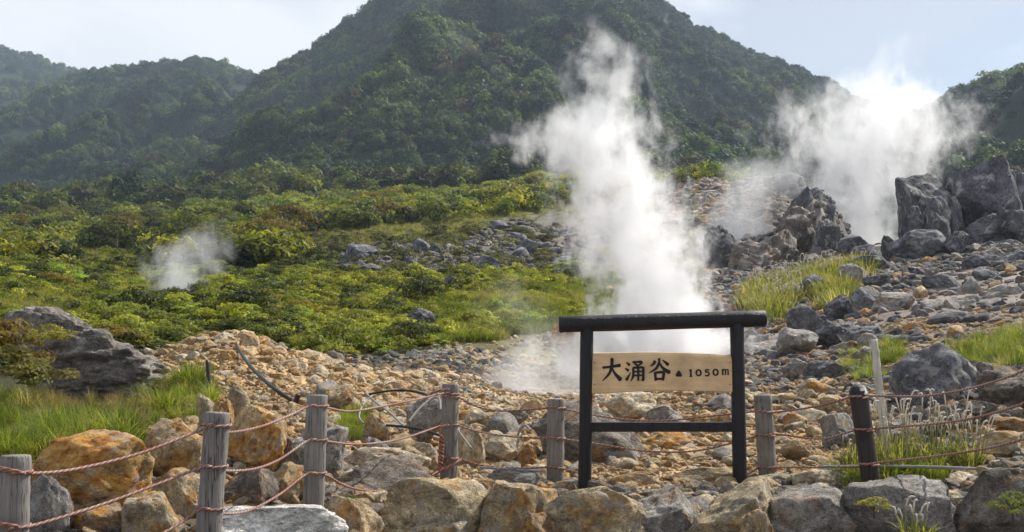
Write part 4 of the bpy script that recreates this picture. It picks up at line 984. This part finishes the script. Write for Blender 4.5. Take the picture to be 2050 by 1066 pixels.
def sign():
    Y = 8.6; o0 = P(1325, 985, Y); s = mpp(Y)
    rt = bpy.data.objects.new('wooden_sign', None); col.objects.link(rt); rt.location = o0
    tag(rt, 'black wooden gateway shaped sign with a hanging light board of black characters', 'sign')
    R = lambda px, py, d=0: P(px, py, Y+d)-o0
    def limb(name, a, b, r, n=24, m=BLACKW, bev=.008, seed=0):
        rng = random.Random(seed); d = (b-a); L_ = d.length; u = d.normalized()
        pts = [a, a+u*bev]+[a+d*t for t in (.15, .3, .45, .6, .75, .9)]+[b-u*bev, b]
        rs = [r-bev, r]+[r*rng.uniform(.975, 1.025) for _ in range(6)]+[r, r-bev]
        return link(name, poly_mesh(name, [tube_arrays(pts, rs, n)], m), rt)
    limb('top_beam', R(1119, 650), R(1533, 638), 16.5*s, seed=1)
    limb('leg', R(1175, 652, -.001), R(1170, 1015), 13*s, seed=2)
    limb('leg', R(1475, 645, -.001), R(1482, 1010), 14*s, seed=3)
    a, b = R(1180, 855), R(1472, 855); w = 9.5*s
    V = [Vector((q.x, q.y+dy, q.z+dz)) for q in (a, b) for dy, dz in ((-w, -w), (w, -w), (w, w), (-w, w))]
    me = poly_mesh('rail', [(V, [(0, 1, 2, 3), (4, 5, 6, 7), (0, 1, 5, 4), (1, 2, 6, 5), (2, 3, 7, 6), (3, 0, 4, 7)])], BLACKW, False)
    rl = link('rail', me, rt); bv = rl.modifiers.new('b', 'BEVEL'); bv.width = .005; bv.segments = 2
    # board: arched slab with a rounded upper edge
    n = 24; th = .022; V = []; F = []
    for i in range(n+1):
        t = i/n; px = 1184+(1466-1184)*t; bow = math.sin(math.pi*t)
        top = R(px, 707+4*t-4*bow); bot = R(px, 788-3*t-5*bow)
        prof = [(-th, 0, 0), (-th, .82, 0), (-th*.8, .92, 0), (-th*.3, .985, 0), (.2*th, 1, 0), (th, 1, 0), (th, 0, 0), (-th*.7, -.02, 0)]
        for (dy, k, _) in prof: V.append(Vector((top.x, top.y+dy, bot.z+(top.z-bot.z)*k)))
        if i:
            for k in range(8):
                q = (k+1) % 8; F.append(((i-1)*8+k, (i-1)*8+q, i*8+q, i*8+k))
    F.append(tuple(range(8))); F.append(tuple(range(n*8, n*8+8)))
    me = poly_mesh('board', [(V, F)], BOARDW, False); bd = link('board', me, rt)
    yb = R(1325, 745).y-th
    def pl(g, px0, py0, px1, py1):
        a = R(px0, py1); b = R(px1, py0); return (g, a.x, a.z, b.x-a.x, b.z-a.z)
    lettering(bd, yb, [pl('big', 1203, 718, 1245, 764), pl('spring', 1251, 722, 1291, 765), pl('valley', 1298, 718, 1340, 763), pl('peak', 1350, 740, 1366, 754),
                       pl('1', 1375, 739, 1388, 755), pl('0', 1391, 739, 1404, 754), pl('5', 1408, 739, 1421, 754), pl('0', 1425, 738, 1438, 753), pl('m', 1444, 738, 1458, 752)])
    # bolts where board meets the legs
    for px in (1190, 1460):
        for py in (726, 770):
            c = R(px, py); c.y = yb-.001
            link('bolt', poly_mesh('bolt', [tube_arrays([c+Vector((0, .004, 0)), c+Vector((0, -.002, 0))], .004, 8)], DARKW), bd)
sign()

# ================================================================== ROPE FENCE
POST_Y = {30: 5.0, 427: 6.0, 632: 7.2, 900: 9.0, 1112: 9.1, 1535: 9.0, 1735: 8.2, 2050: 6.6}
PK = sorted(POST_Y)
def yrope(px): return float(np.interp(px, PK, [POST_Y[k] for k in PK]))
POSTS = [
 ((32, 912), (22, 1200), 5.0, 29, GREYW, 'leftmost grey weathered fence post cut off by the left edge', [943, 1052]),
 ((436, 826), (407, 1200), 6.0, 25, GREYW, 'second grey fence post from the left with three rope turns', [851, 933, 1018]),
 ((635, 791), (626, 1060), 7.2, 21, GREYW, 'third grey fence post from the left beside the whitish boulder', [812, 880, 946]),
 ((902, 769), (897, 1010), 9.0, 17, GREYW, 'fourth grey fence post with thick rope bundles hanging down its side', [788, 794, 850, 917]),
 ((1113, 799), (1111, 1030), 9.1, 17.5, GREYW, 'plain grey fence post just left of the sign', [816, 877, 936]),
 ((1527, 791), (1543, 1040), 9.0, 18, GREYW, 'grey fence post just right of the sign leaning slightly', [824, 872, 936]),
 ((1716, 770), (1753, 1030), 8.2, 18, DARKW, 'dark brown leaning fence post with a rounded top', [795, 861, 930])]
def post(top, bot, Y, r, m, label, loops):
    s = mpp(Y); a = P(bot[0], bot[1], Y); b = P(top[0], top[1], Y); r *= s
    rt = bpy.data.objects.new('fence_post', None); col.objects.link(rt); rt.location = a
    tag(rt, label, 'post', 'posts of the rope fence')
    d = b-a; u = d.normalized(); rng = random.Random(int(top[0])); N_ = 20
    pts = [Vector((0, 0, 0))]+[d*(k/N_) for k in range(1, N_)]+[d-u*.006, d]
    rs = [r]+[r*rng.uniform(.97, 1.03) for _ in range(N_-1)]+[r*.99, r*.93]
    if m is DARKW: pts = pts[:-2]+[d-u*.05, d-u*.02, d-u*.005, d]; rs = rs[:-2]+[r, r*.86, r*.5, r*.1]
    me = poly_mesh('pole', [tube_arrays(pts, rs, 28)], m)
    # checks running along the grain
    co = np.zeros(len(me.vertices)*3); me.vertices.foreach_get('co', co); co = co.reshape(-1, 3)
    ang = np.arctan2(co[:, 1], co[:, 0]-co[:, 2]*(d.x/d.z)); rr = 1-.06*np.exp(-((ang+1.4+.12*np.sin(co[:, 2]*5))/.12)**2)-.05*np.exp(-((ang+2.3)/.1)**2)
    ax = np.stack([co[:, 2]*(d.x/d.z), co[:, 2]*0, co[:, 2]], -1); co = ax+(co-ax)*rr[:, None]; me.vertices.foreach_set('co', co.ravel()); me.update()
    link('pole', me, rt)
    for ly in loops:
        t = (bot[1]-ly)/(bot[1]-top[1]); c = d*t; rr_ = .007
        ring = []
        for k in range(int(33)):
            an = -math.pi/2+math.tau*k/32*1.0; ring.append(c+Vector((math.cos(an)*(r+rr_*.7), math.sin(an)*(r+rr_*.7), (k/32-.5)*rr_*1.6+rng.uniform(-.001, .001))))
        link('rope_loop', rope_mesh(ring, rr_, 8, 'rope_loop'), rt)
    return rt
roots = [post(*p) for p in POSTS]
def rope(label, pix, r=.0068, wob=.0):
    pts = [P(x, y, yrope(x)-.0+(0 if len(q) < 1 else q[0])) for x, y, *q in pix]
    S = spline(pts, 10); o = link('rope', rope_mesh(S, r), None)
    tag(o, label, 'rope', 'ropes of the fence'); return o
k = .13
rope('top rope of the left fence stretch from the leftmost to the fourth post', [(-60, 925, -.05), (30, 943, -.10), (62, 948, -.06), (150, 940), (280, 908), (400, 862), (430, 852, -.07), (457, 866), (520, 855), (580, 832), (612, 816), (632, 812, -.07), (657, 817), (700, 824), (760, 815), (830, 801), (882, 789), (898, 788, -.07)])
rope('middle rope of the left fence stretch from the leftmost to the fourth post', [(-60, 1040, -.05), (25, 1052, -.10), (60, 1054), (200, 1012), (320, 968), (398, 938), (420, 934, -.07), (455, 943), (510, 939), (560, 920), (610, 886), (632, 880, -.07), (655, 884), (720, 890), (800, 880), (882, 853), (898, 850, -.07)])
rope('bottom rope of the left fence stretch reaching the fourth post', [(-60, 1160, -.05), (20, 1160, -.1), (200, 1125), (330, 1066), (395, 1024), (415, 1019, -.07), (450, 1029), (500, 1022), (560, 990), (608, 953), (630, 947, -.07), (655, 953), (700, 976), (760, 983), (830, 966), (880, 942), (898, 917, -.08)])
rope('top rope of the right fence stretch passing behind the sign', [(902, 794, -.07), (920, 797), (960, 816), (1010, 823), (1090, 818), (1112, 816, -.07), (1132, 820), (1230, 838), (1320, 843), (1400, 836), (1515, 824), (1530, 824, -.07), (1552, 826), (1640, 813), (1702, 796), (1722, 795, -.07), (1745, 793), (1850, 793), (1950, 776), (2050, 743), (2140, 700)])
rope('middle rope of the right fence stretch passing behind the sign', [(902, 850, -.07), (920, 853), (960, 865), (1030, 875), (1092, 877), (1112, 877, -.07), (1200, 890), (1300, 904), (1400, 902), (1515, 874), (1533, 872, -.07), (1560, 870), (1640, 879), (1708, 863), (1728, 861, -.07), (1760, 858), (1880, 848), (1960, 835), (2050, 808), (2140, 770)])
rope('bottom rope of the right fence stretch passing behind the sign', [(902, 917, -.07), (925, 921), (970, 933), (1040, 937), (1095, 936), (1112, 936, -.07), (1150, 945), (1200, 960), (1300, 974), (1400, 973), (1490, 952), (1518, 937), (1538, 936, -.07), (1565, 936), (1640, 936), (1715, 934), (1738, 930, -.07), (1770, 925), (1870, 914), (1960, 901), (2050, 880), (2140, 850)])
def bundle():
    rt = roots[3]; o0 = rt.location; pts = []
    parts = []
    for s in (-1, 1):
        S = []
        for i in range(60):
            t = i/59; c = P(885-4*t, 872+72*t, 8.88); a = t*math.tau*5+math.pi*(s > 0)
            S.append(c+Vector((math.cos(a)*.011, math.sin(a)*.011, 0))-o0)
        link('rope_bundle', rope_mesh(S, .0105, 8, 'rope_bundle'), rt)
    S = spline([P(925, 917, 8.86)-o0, P(910, 930, 8.8)-o0, P(880, 944, 8.86)-o0, P(862, 952, 8.9)-o0, P(842, 966, 8.95)-o0], 8)
    link('rope_tail', rope_mesh(S, .012, 8, 'rope_tail'), rt)
    for q, (a, b) in enumerate((((868, 858), (838, 868)), ((868, 786), (850, 800)))):
        S = spline([P(900, a[1]-6, 8.84)-o0, P(a[0], a[1], 8.84)-o0, P(b[0], b[1], 8.9)-o0], 8); link('rope_tail', rope_mesh(S, .0095, 8, 'rope_tail'), rt)
bundle()

# ================================================================== HOSES, PIPES, POLES
RUB = simple('black_rubber', (.012, .012, .013), .5, .2); WHITEP = simple('weathered_white_plastic', (.24, .24, .235), .8, .4)
PALEW = wood_material('bleached_wood', (.42, .39, .33), (.68, .65, .58))
def pipe(name, label, cat, pix, r, m, n=10, seg=8):
    pts = []
    for x, y, Y in pix:
        pts.append(P(x, y, Y))
    o = link(name, poly_mesh(name, [tube_arrays(spline(pts, seg), r, n)], m)); tag(o, label, cat); return o
def on(px, py, lift=.02):
    h = hit(px, py); return (px, py-lift/mpp(h.y), h.y)
pipe('hose', 'thick black hose running down the face of the orange mound', 'hose', [(472, 688, 14.8), (488, 716, 13.8), (512, 745, 12.9), (545, 775, 12.15), (578, 798, 11.9), (592, 803, 11.8)], .019, RUB)
pipe('pipe_stub', 'short upright black pipe stub at the lower end of the black hose', 'pipe', [(591, 810, 11.75), (597, 790, 11.75)], .026, RUB)
pipe('pipe_stub', 'rusty black upright pipe on the orange mound above the second post', 'pipe', [(420, 800, 11.5), (415, 722, 11.55)], .019, RUB)
pipe('hose', 'thin black hose arching left of the fourth post', 'hose', [(738, 790, 10.6), (770, 784, 10.6), (810, 782, 10.6), (842, 787, 10.5), (858, 793, 10.4)], .010, RUB)
pipe('cable', 'dark cable lying between the tan stones below the hose loop', 'cable', [(774, 852, 9.9), (810, 855, 9.8), (850, 862, 9.7), (885, 874, 9.6)], .011, RUB)
pipe('hose', 'grey hose loop curling round the small tan stone', 'hose', [(745, 792, 10.7), (726, 812, 10.4), (719, 835, 10.1), (728, 848, 10.0)], 0.0074, WHITEP)
pipe('pipe', 'thin white pipe slanting above the hose loop', 'pipe', [(732, 788, 10.5), (755, 808, 10.3), (782, 828, 10.1), (806, 852, 9.9)], 0.0081, WHITEP)
pipe('pipe', 'bent white pipe ending at the left of the fourth post', 'pipe', [(818, 845, 9.8), (838, 820, 9.9), (862, 800, 10), (878, 798, 10), (882, 822, 9.9)], 0.0099, WHITEP)
pipe('pipe', 'white pipe slanting down right of the fourth post', 'pipe', [(914, 858, 9.6), (930, 880, 9.5), (944, 898, 9.4)], 0.0081, WHITEP)
pipe('pipe', 'white curved pipe end standing between the fourth and fifth posts', 'pipe', [(1036, 875, 10.4), (1042, 858, 10.4), (1052, 852, 10.4), (1062, 862, 10.3)], 0.0112, WHITEP)
pipe('pipe', 'long white pipe lying on the ground at the right below the tan block', 'pipe', [(1640, 935, 8.5), (1760, 934, 8.4), (1880, 936, 8.3), (1990, 941, 8.2), (2100, 946, 8.1)], 0.0105, WHITEP)
pipe('pipe', 'white pipe lying flat left of the foot of the fifth post', 'pipe', [(960, 936, 8.95), (1030, 941, 8.9), (1092, 944, 8.85)], 0.0087, WHITEP)
pipe('wooden_pole', 'bleached thin wooden pole leaning behind the dark leaning post', 'pole', [(1748, 680, 9.2), (1756, 740, 9.2), (1763, 800, 9.2), (1776, 905, 9.2)], .030, PALEW)

# ================================================================== NEAR GRASS
def near_grass():
    rng = np.random.RandomState(71)
    TUF = [tuft_mesh(700+i, 80, 1., [1.0, .8, 1.25, .9, 1.1][i], .010, .2, droop=.55) for i in range(5)]
    def patch(name, label, n, poly, h0, h1, tints, y0=6.5, y1=14, px0=-200, px1=2200, wide=1.):
        x, Y, z, qx, qy = sample(n, px0, px1, y0, y1, rng); k = inpoly(qx+rng.normal(size=n)*16, qy+rng.normal(size=n)*7, poly); cl = fbm(np.stack([x/.45, Y/.45, 0*x], -1), 2, 37); k &= cl > -.22; x, Y, z = x[k], Y[k], z[k]; m = len(x)
        h = rng.uniform(h0, h1, m)*(.75+.6*np.clip(cl[k], -.3, .6)); t = np.array(tints)[rng.randint(0, len(tints), m)]*rng.uniform(.8, 1.2, (m, 1))
        o = scatter(name, np.stack([x, Y, z-.02], -1), rng.uniform(0, 6.28, m), np.stack([h*wide, h*wide, h], -1), rng.randint(0, 5, m), t, TUF, tilt=rng.uniform(-.2, .2, (m, 2)))
        tag(o, label, 'grass'); print(name, m)
    G = [(.16, .22, .035), (.24, .28, .05), (.06, .09, .02), (.30, .27, .13), (.19, .25, .04), (.08, .12, .025), (.20, .26, .045)]
    patch('grass', 'lush long green grass bank at the left above the orange boulders', 4200, [(-250, 765), (60, 765), (75, 855), (180, 880), (240, 890), (280, 905), (250, 940), (100, 990), (-250, 1100)], .15, .40, G, 7.2, 12.5, -350, 420)
    patch('grass', 'green grass clump beside the orange mound right of the grey rock hump', 800, [(300, 815), (400, 770), (420, 820), (390, 870), (300, 880)], .24, .42, G, 8, 13, 250, 480)
    patch('grass', 'dry pale grass in front of the grey rock hump', 1300, [(30, 815), (330, 815), (330, 860), (30, 860)], .16, .36, [(.30, .24, .14), (.22, .17, .09)], 8.5, 13, 0, 380, .7)
    patch('grass', 'bright green grass at the foot of the leaning dark post', 650, [(1690, 925), (1900, 925), (1890, 975), (1680, 1000)], .12, .32, G, 7.4, 9.6, 1650, 2000)
    patch('grass', 'bright grass on the rocks behind the pale pole at the right', 1300, [(1700, 700), (1800, 690), (1800, 745), (1700, 760)], .12, .28, G, 10, 19, 1650, 1850)
    patch('grass', 'bright grass growing on the bank at the right edge', 1700, [(1900, 690), (2150, 660), (2150, 760), (1930, 735)], .14, .32, G, 10, 20, 1880, 2200)
    patch('grass', 'small green tufts around the stones behind the fence', 3000, [(700, 840), (740, 840), (740, 880), (700, 880)], .12, .22, G, 8, 12, 690, 745)
    patch('grass', 'low grass at the foot of the dark triangular rock', 1800, [(700, 985), (760, 985), (760, 1020), (700, 1020)], .12, .2, G, 6.6, 8.4, 690, 765)
near_grass()
PLUME = simple('seed_plume', (.66, .58, .48), .9, .15, 20)
def plume_arrays(base, top, bend, rng, w):
    pts = [base, base.lerp(top, .6)+bend*.1, top+bend*.3, top+bend+Vector((0, 0, bend.length*.25))]
    return spline(pts, 6)
def pampas(px, py, n, hpx, spreadpx, label, seed, Y=None, leaf=(.24, .25, .09), kfac=1., tuft=1.):
    h0 = hit(px, py) if Y is None else P(px, py, Y); rng = random.Random(seed); s = mpp(h0.y)
    rt = bpy.data.objects.new('plume_grass', None); col.objects.link(rt); rt.location = h0; tag(rt, label, 'grass plant', 'plumed grass plants')
    st = []; pl = []
    for i in range(n):
        b = Vector((rng.gauss(0, 1)*spreadpx*.35*s, rng.uniform(-.3, .3)*spreadpx*.5*s, -.03)); h = hpx*s*rng.uniform(.6, 1.05); a = rng.uniform(0, 6.28)
        t = b+Vector((math.cos(a)*.22*h, math.sin(a)*.22*h, h)); bd = Vector((rng.uniform(.04, .2)*h, rng.uniform(-.08, .08)*h, 0))*rng.choice((1, 1, -.6))
        S = plume_arrays(b, t, bd, rng, 0); m = int(len(S)*.52)
        st.append(tube_arrays(S[:m+1], .0028*kfac, 4)); rad_ = [.0013*kfac+.0044*kfac*math.sin(math.pi*min(1, (j+.6)/(len(S)-m)))**.8 for j in range(len(S)-m)]
        pl.append(tube_arrays(S[m:], rad_, 5))
        for q in range(14):     # feathery side hairs
            j = rng.randint(m, len(S)-1); c = S[j]; d = Vector((rng.uniform(-1, 1), rng.uniform(-1, 1), rng.uniform(-.2, .9)))*.02*kfac
            pl.append(([c, c+d, c+d*.6+Vector((.002*kfac, 0, .002))], [(0, 1, 2)]))
    link('stem', poly_mesh('stem', st, simple('dry_stem', (.26, .24, .12), .8)), rt)
    link('seed_plumes', poly_mesh('seed_plumes', pl, PLUME), rt)
    tf = link('leaf_tuft', tuft_mesh(seed, 90, hpx*s*.62*tuft, .8, .006*kfac, spreadpx*s*.5), rt); tag(tf, tint=leaf)
pampas(1790, 935, 26, 150, 80, 'plumed grass clump right beside the leaning dark post', 1, 8.6)
pampas(1870, 935, 34, 150, 90, 'densest clump of silvery plumes right of the leaning dark post', 2, 8.8)
pampas(1935, 940, 20, 130, 60, 'plumed grass clump left of the tan block at the right edge', 3, 8.7)
pampas(1715, 935, 8, 95, 60, 'sparse plumed grass left of the leaning dark post', 4, 8.9)
pampas(1835, 1085, 9, 95, 60, 'nodding grass plumes in front of the large grey wall boulder', 5, 6.5)
for i in range(11):
    r_ = random.Random(90+i); t = i/10
    x = 1510+(1690-1510)*r_.random(); y = 618-(x-1500)*.35+r_.uniform(-25, 25)
    pampas(x, y, 16, 50, 60, 'pale plumed grass clump %s' % place_words(x, y), 20+i, None, (.27, .27, .09), 2.8, 1.2)
def right_patch():
    rng = np.random.RandomState(81); TUF = [tuft_mesh(760+i, 40, 1., .7, .02, .35) for i in range(3)]
    x, Y, z, qx, qy = sample(2600, 1440, 1780, 20, 48, rng)
    k = inpoly(qx+rng.normal(size=len(qx))*12, qy+rng.normal(size=len(qx))*8, [(1490, 615), (1530, 570), (1600, 530), (1700, 505), (1730, 540), (1660, 570), (1710, 600), (1690, 625), (1600, 600), (1540, 640)])
    x, Y, z = x[k], Y[k], z[k]; m = len(x); h = rng.uniform(.25, .55, m)*(1+Y/80)
    t = np.array([(.20, .21, .07), (.14, .17, .035), (.34, .30, .17)])[rng.randint(0, 3, m)]
    o = scatter('grass', np.stack([x, Y, z-.02], -1), rng.uniform(0, 6.28, m), np.stack([h*1.3, h*1.3, h], -1), rng.randint(0, 3, m), t*rng.uniform(.8, 1.2, (m, 1)), TUF)
    tag(o, 'yellow green grass patch below the craggy ridge at the right', 'grass')
right_patch()
for q, (x, y, Y, r, lab, t) in enumerate([(28, 800, 11.0, .5, 'dark olive bush at the left edge in front of the grey rock hump', (.13, .12, .03)), (100, 700, 12.0, .28, 'small yellow green plant growing on the grey rock hump', (.26, .25, .05)),
                                        (-5, 752, 12.2, .62, 'yellow brown bush at the left edge beside the grey rock hump', (.16, .12, .035)), (2030, 1040, 6.5, .16, 'leafy green weed in the bottom right corner', (.16, .2, .05)),
                                        (1750, 1030, 6.55, .10, 'small yellow flowering weed on the large grey wall boulder', (.3, .28, .06))]):
    rt = bpy.data.objects.new('shrub', None); col.objects.link(rt); rt.location = P(x, y, Y); rt.scale = (r,)*3; tag(rt, lab, 'bush')
    tag(link('foliage', SHRUB[q], rt), tint=t)
    if q > 2: link('stem', TRUNKS[q % 4], rt)

# ================================================================== STEAM
def steam(name, label, Y, outline, dens, nscale, seed, margin=1.25, depth=1., amp=1.5, lo=.12, hi=.75, aniso=.35, step=.35, edge=1.):
    "outline: [(photo row, left, right, strength)] from the vent upwards; a closed hull round a lumpy body of vapour"
    out = sorted(outline, key=lambda q: -q[0]); base = P((out[0][1]+out[0][2])/2, out[0][0], Y)
    Z = []; CX = []; R = []; D = []
    for r, a, b, d in out:
        p = P((a+b)/2, r, Y); Z.append(p.z-base.z); CX.append(p.x-base.x); R.append((b-a)/2*mpp(Y)); D.append(d)
    Z, CX, R, D = map(np.array, (Z, CX, R, D)); H = Z[-1]
    n = 26; m_ = 20; V = []; F = []
    zz = np.linspace(0, H, n)
    for i, z in enumerate(zz):
        cx = np.interp(z, Z, CX); r = np.interp(z, Z, R)*margin+.02*H
        for k in range(m_):
            a = math.tau*k/m_; V.append((cx+r*math.cos(a), r*depth*math.sin(a), z))
        if i:
            for k in range(m_): F.append(((i-1)*m_+k, (i-1)*m_+(k+1) % m_, i*m_+(k+1) % m_, i*m_+k))
    F.append(tuple(range(m_))); F.append(tuple(range((n-1)*m_, n*m_)))
    m = bpy.data.materials.new(name+'_vapour'); m.use_nodes = True; N = m.node_tree.nodes; L = m.node_tree.links; N.clear()
    ou = N.new('ShaderNodeOutputMaterial'); vol = N.new('ShaderNodeVolumePrincipled'); L.new(vol.outputs[0], ou.inputs['Volume'])
    vol.inputs['Color'].default_value = (.93, .93, .94, 1); vol.inputs['Anisotropy'].default_value = aniso
    tc = N.new('ShaderNodeTexCoord'); sx = N.new('ShaderNodeSeparateXYZ'); L.new(tc.outputs['Object'], sx.inputs[0])
    t = mth(N, L, 'DIVIDE', sx.outputs[2], float(H))
    def curve(vals, lo_, hi_):
        fc = N.new('ShaderNodeFloatCurve'); c = fc.mapping.curves[0]; pts = c.points
        xs = Z/H; ys = (np.asarray(vals)-lo_)/(hi_-lo_)
        while len(pts) < len(xs): pts.new(.5, .5)
        for p_, a, b in zip(pts, xs, ys): p_.location = (float(a), float(b))
        fc.mapping.update(); L.new(t, fc.inputs['Value'])
        return mth(N, L, 'MULTIPLY_ADD', fc.outputs[0], float(hi_-lo_), float(lo_))
    cx = curve(CX, CX.min()-.01, CX.max()+.01); rr = curve(R, 0., R.max()*1.01); dd = curve(D, 0., 1.)
    # bend the coordinates with a coarse noise so the edge billows
    nz = N.new('ShaderNodeTexNoise'); nz.inputs['Scale'].default_value = nscale*.5; nz.inputs['Detail'].default_value = 2
    of = N.new('ShaderNodeVectorMath'); of.operation = 'ADD'; of.inputs[1].default_value = (seed*3.3, seed*1.7, seed); L.new(tc.outputs['Object'], of.inputs[0])
    mp = N.new('ShaderNodeMapping'); mp.inputs['Scale'].default_value = (1, 1, .72); L.new(of.outputs[0], mp.inputs[0])
    L.new(mp.outputs[0], nz.inputs['Vector'])
    sub = N.new('ShaderNodeVectorMath'); sub.operation = 'SUBTRACT'; sub.inputs[1].default_value = (.5, .5, .5); L.new(nz.outputs['Color'], sub.inputs[0])
    scl = N.new('ShaderNodeVectorMath'); scl.operation = 'SCALE'; L.new(sub.outputs[0], scl.inputs[0]); scl.inputs['Scale'].default_value = .9/nscale
    ad = N.new('ShaderNodeVectorMath'); ad.operation = 'ADD'; L.new(mp.outputs[0], ad.inputs[0]); L.new(scl.outputs[0], ad.inputs[1])
    nf = noise(N, L, ad.outputs[0], nscale, 9, .68)
    sw = N.new('ShaderNodeSeparateXYZ'); L.new(sub.outputs[0], sw.inputs[0])
    x = mth(N, L, 'SUBTRACT', sx.outputs[0], cx); x = mth(N, L, 'DIVIDE', x, rr); x = mth(N, L, 'MULTIPLY_ADD', sw.outputs[0], .8, x)
    y = mth(N, L, 'DIVIDE', sx.outputs[1], mth(N, L, 'MULTIPLY', rr, depth))
    q = mth(N, L, 'SQRT', mth(N, L, 'ADD', mth(N, L, 'MULTIPLY', x, x), mth(N, L, 'MULTIPLY', y, y)))
    q = mth(N, L, 'MULTIPLY', q, edge)
    body = mth(N, L, 'SUBTRACT', mth(N, L, 'MULTIPLY_ADD', dd, .55, .5), q)
    body = mth(N, L, 'ADD', body, mth(N, L, 'MULTIPLY', mth(N, L, 'SUBTRACT', nf, .5), amp*2))
    # vanish inside the hull, at its top and its foot
    lim = mth(N, L, 'SUBTRACT', margin, q); lim = mth(N, L, 'MULTIPLY', lim, 4., clamp=True)
    mr = N.new('ShaderNodeMapRange'); mr.interpolation_type = 'SMOOTHSTEP'; L.new(body, mr.inputs[0]); mr.inputs[1].default_value = lo; mr.inputs[2].default_value = hi
    tp = mth(N, L, 'MULTIPLY', mth(N, L, 'SUBTRACT', 1., t), 14., clamp=True)
    d = mth(N, L, 'MULTIPLY', mth(N, L, 'MULTIPLY', mr.outputs[0], dd), mth(N, L, 'MULTIPLY', lim, tp))
    L.new(mth(N, L, 'MULTIPLY', d, dens), vol.inputs['Density'])
    me = poly_mesh(name, [(V, F)], m); o = link(name, me, None, base); tag(o, label, 'steam', kind='thing')
    m.cycles.volume_step_rate = step; m.cycles.homogeneous_volume = False
    return o
steam('steam_plume', 'tall white column of steam rising behind the sign', 24, [(880, 1060, 1560, 1), (760, 1070, 1560, 1), (690, 1080, 1560, 1), (640, 1180, 1460, 1), (580, 1175, 1445, .95), (520, 1125, 1435, .92), (450, 1110, 1425, .9), (400, 1115, 1400, .9),
      (340, 1080, 1370, .85), (290, 1000, 1350, .85), (250, 1020, 1330, .78), (200, 1120, 1330, .62), (150, 1130, 1325, .57), (100, 1135, 1300, .52), (70, 1135, 1240, .47), (20, 1140, 1215, .33)], 2.5, 2.2, 1, amp=2.0, lo=.14, hi=1.0)
steam('steam_plume', 'broad white steam cloud billowing behind the rock outcrop at the right', 76, [(530, 1640, 1800, 1), (480, 1640, 1820, 1), (430, 1610, 1830, .9), (380, 1580, 1880, .85), (330, 1550, 1920, .75), (280, 1525, 1965, .75), (230, 1535, 1975, .72),
      (190, 1570, 1940, .6), (150, 1640, 1890, .4), (100, 1720, 1890, .25), (40, 1770, 1880, .12)], .62, .8, 2, amp=2.1, lo=.12, hi=1.0)
steam('steam_plume', 'small thin steam plume rising from the bushes at the left', 40, [(600, 310, 430, .9), (560, 280, 445, .85), (520, 275, 465, .7), (490, 300, 480, .6), (460, 370, 480, .5), (425, 410, 490, .35)], 1.1, 1.5, 3, amp=1.8, lo=.05, hi=1.1)
steam('steam_drift', 'low steam drifting over the gravel hollow left of the sign', 19.5, [(845, 870, 1250, .95), (790, 870, 1240, .95), (740, 900, 1210, .85), (690, 940, 1200, .7), (640, 930, 1180, .5), (590, 930, 1150, .35), (540, 960, 1120, .2)], 1.6, 1.4, 4, amp=1.4, depth=.5, lo=.0, hi=1.2)
steam('steam_drift', 'faint steam veil in the crater between the two steam clouds', 74, [(560, 1360, 1600, 1), (500, 1350, 1640, .9), (450, 1370, 1620, .7), (400, 1370, 1640, .6), (350, 1400, 1690, .45), (310, 1440, 1650, .2)], 1.1, .6, 5, amp=1.3, depth=.5, lo=-.1, hi=1.1)
steam('steam_wisp', 'faint slanting steam wisp on the upper slope of the main mountain', 330, [(165, 985, 1045, .5), (130, 940, 1020, .7), (100, 910, 985, .7), (60, 870, 950, .5), (30, 840, 920, .3)], .018, .12, 6, amp=1.5, step=.6, lo=0., hi=1.3)

# ================================================================== HAZE
def haze():
    me = poly_mesh('haze', [([(x, y, z) for x in (-1400, 1400) for y in (-12, 1700) for z in (-60, 420)],
        [(0, 1, 3, 2), (4, 5, 7, 6), (0, 1, 5, 4), (2, 3, 7, 6), (0, 2, 6, 4), (1, 3, 7, 5)])], None, False)
    m = bpy.data.materials.new('haze_air'); m.use_nodes = True; N = m.node_tree.nodes; L = m.node_tree.links; N.clear()
    ou = N.new('ShaderNodeOutputMaterial'); v = N.new('ShaderNodeVolumePrincipled'); L.new(v.outputs[0], ou.inputs['Volume'])
    v.inputs['Color'].default_value = (.66, .81, 1, 1); v.inputs['Density'].default_value = .00022; v.inputs['Anisotropy'].default_value = .3
    me.materials.append(m); tag(link('haze', me), kind='stuff', label='thin blue grey haze over the mountain slopes', cat='haze')
haze()

def tell_apart():
    "things that look alike and stand in one spot are told apart by their order from left to right"
    by = {}
    for o in sc.objects:
        if o.parent is None and o.get('label') and o.name.split('.')[0] in ('shrub', 'broadleaf_tree', 'rock'): by.setdefault(o['label'], []).append(o)
    ordn = ['second', 'third', 'fourth', 'fifth', 'sixth', 'seventh', 'eighth', 'ninth', 'tenth', 'eleventh', 'twelfth', 'thirteenth', 'fourteenth', 'fifteenth', 'sixteenth', 'seventeenth']
    for lab, os_ in by.items():
        if len(os_) < 2: continue
        os_.sort(key=lambda o: o.location.x/o.location.y); n = len(os_)
        for i, o in enumerate(os_):
            w = 'leftmost' if i == 0 else 'rightmost' if i == n-1 else 'middle' if n == 3 else ordn[min(i-1, 15)]+'-from-left'
            o['label'] = w+' '+lab
tell_apart()
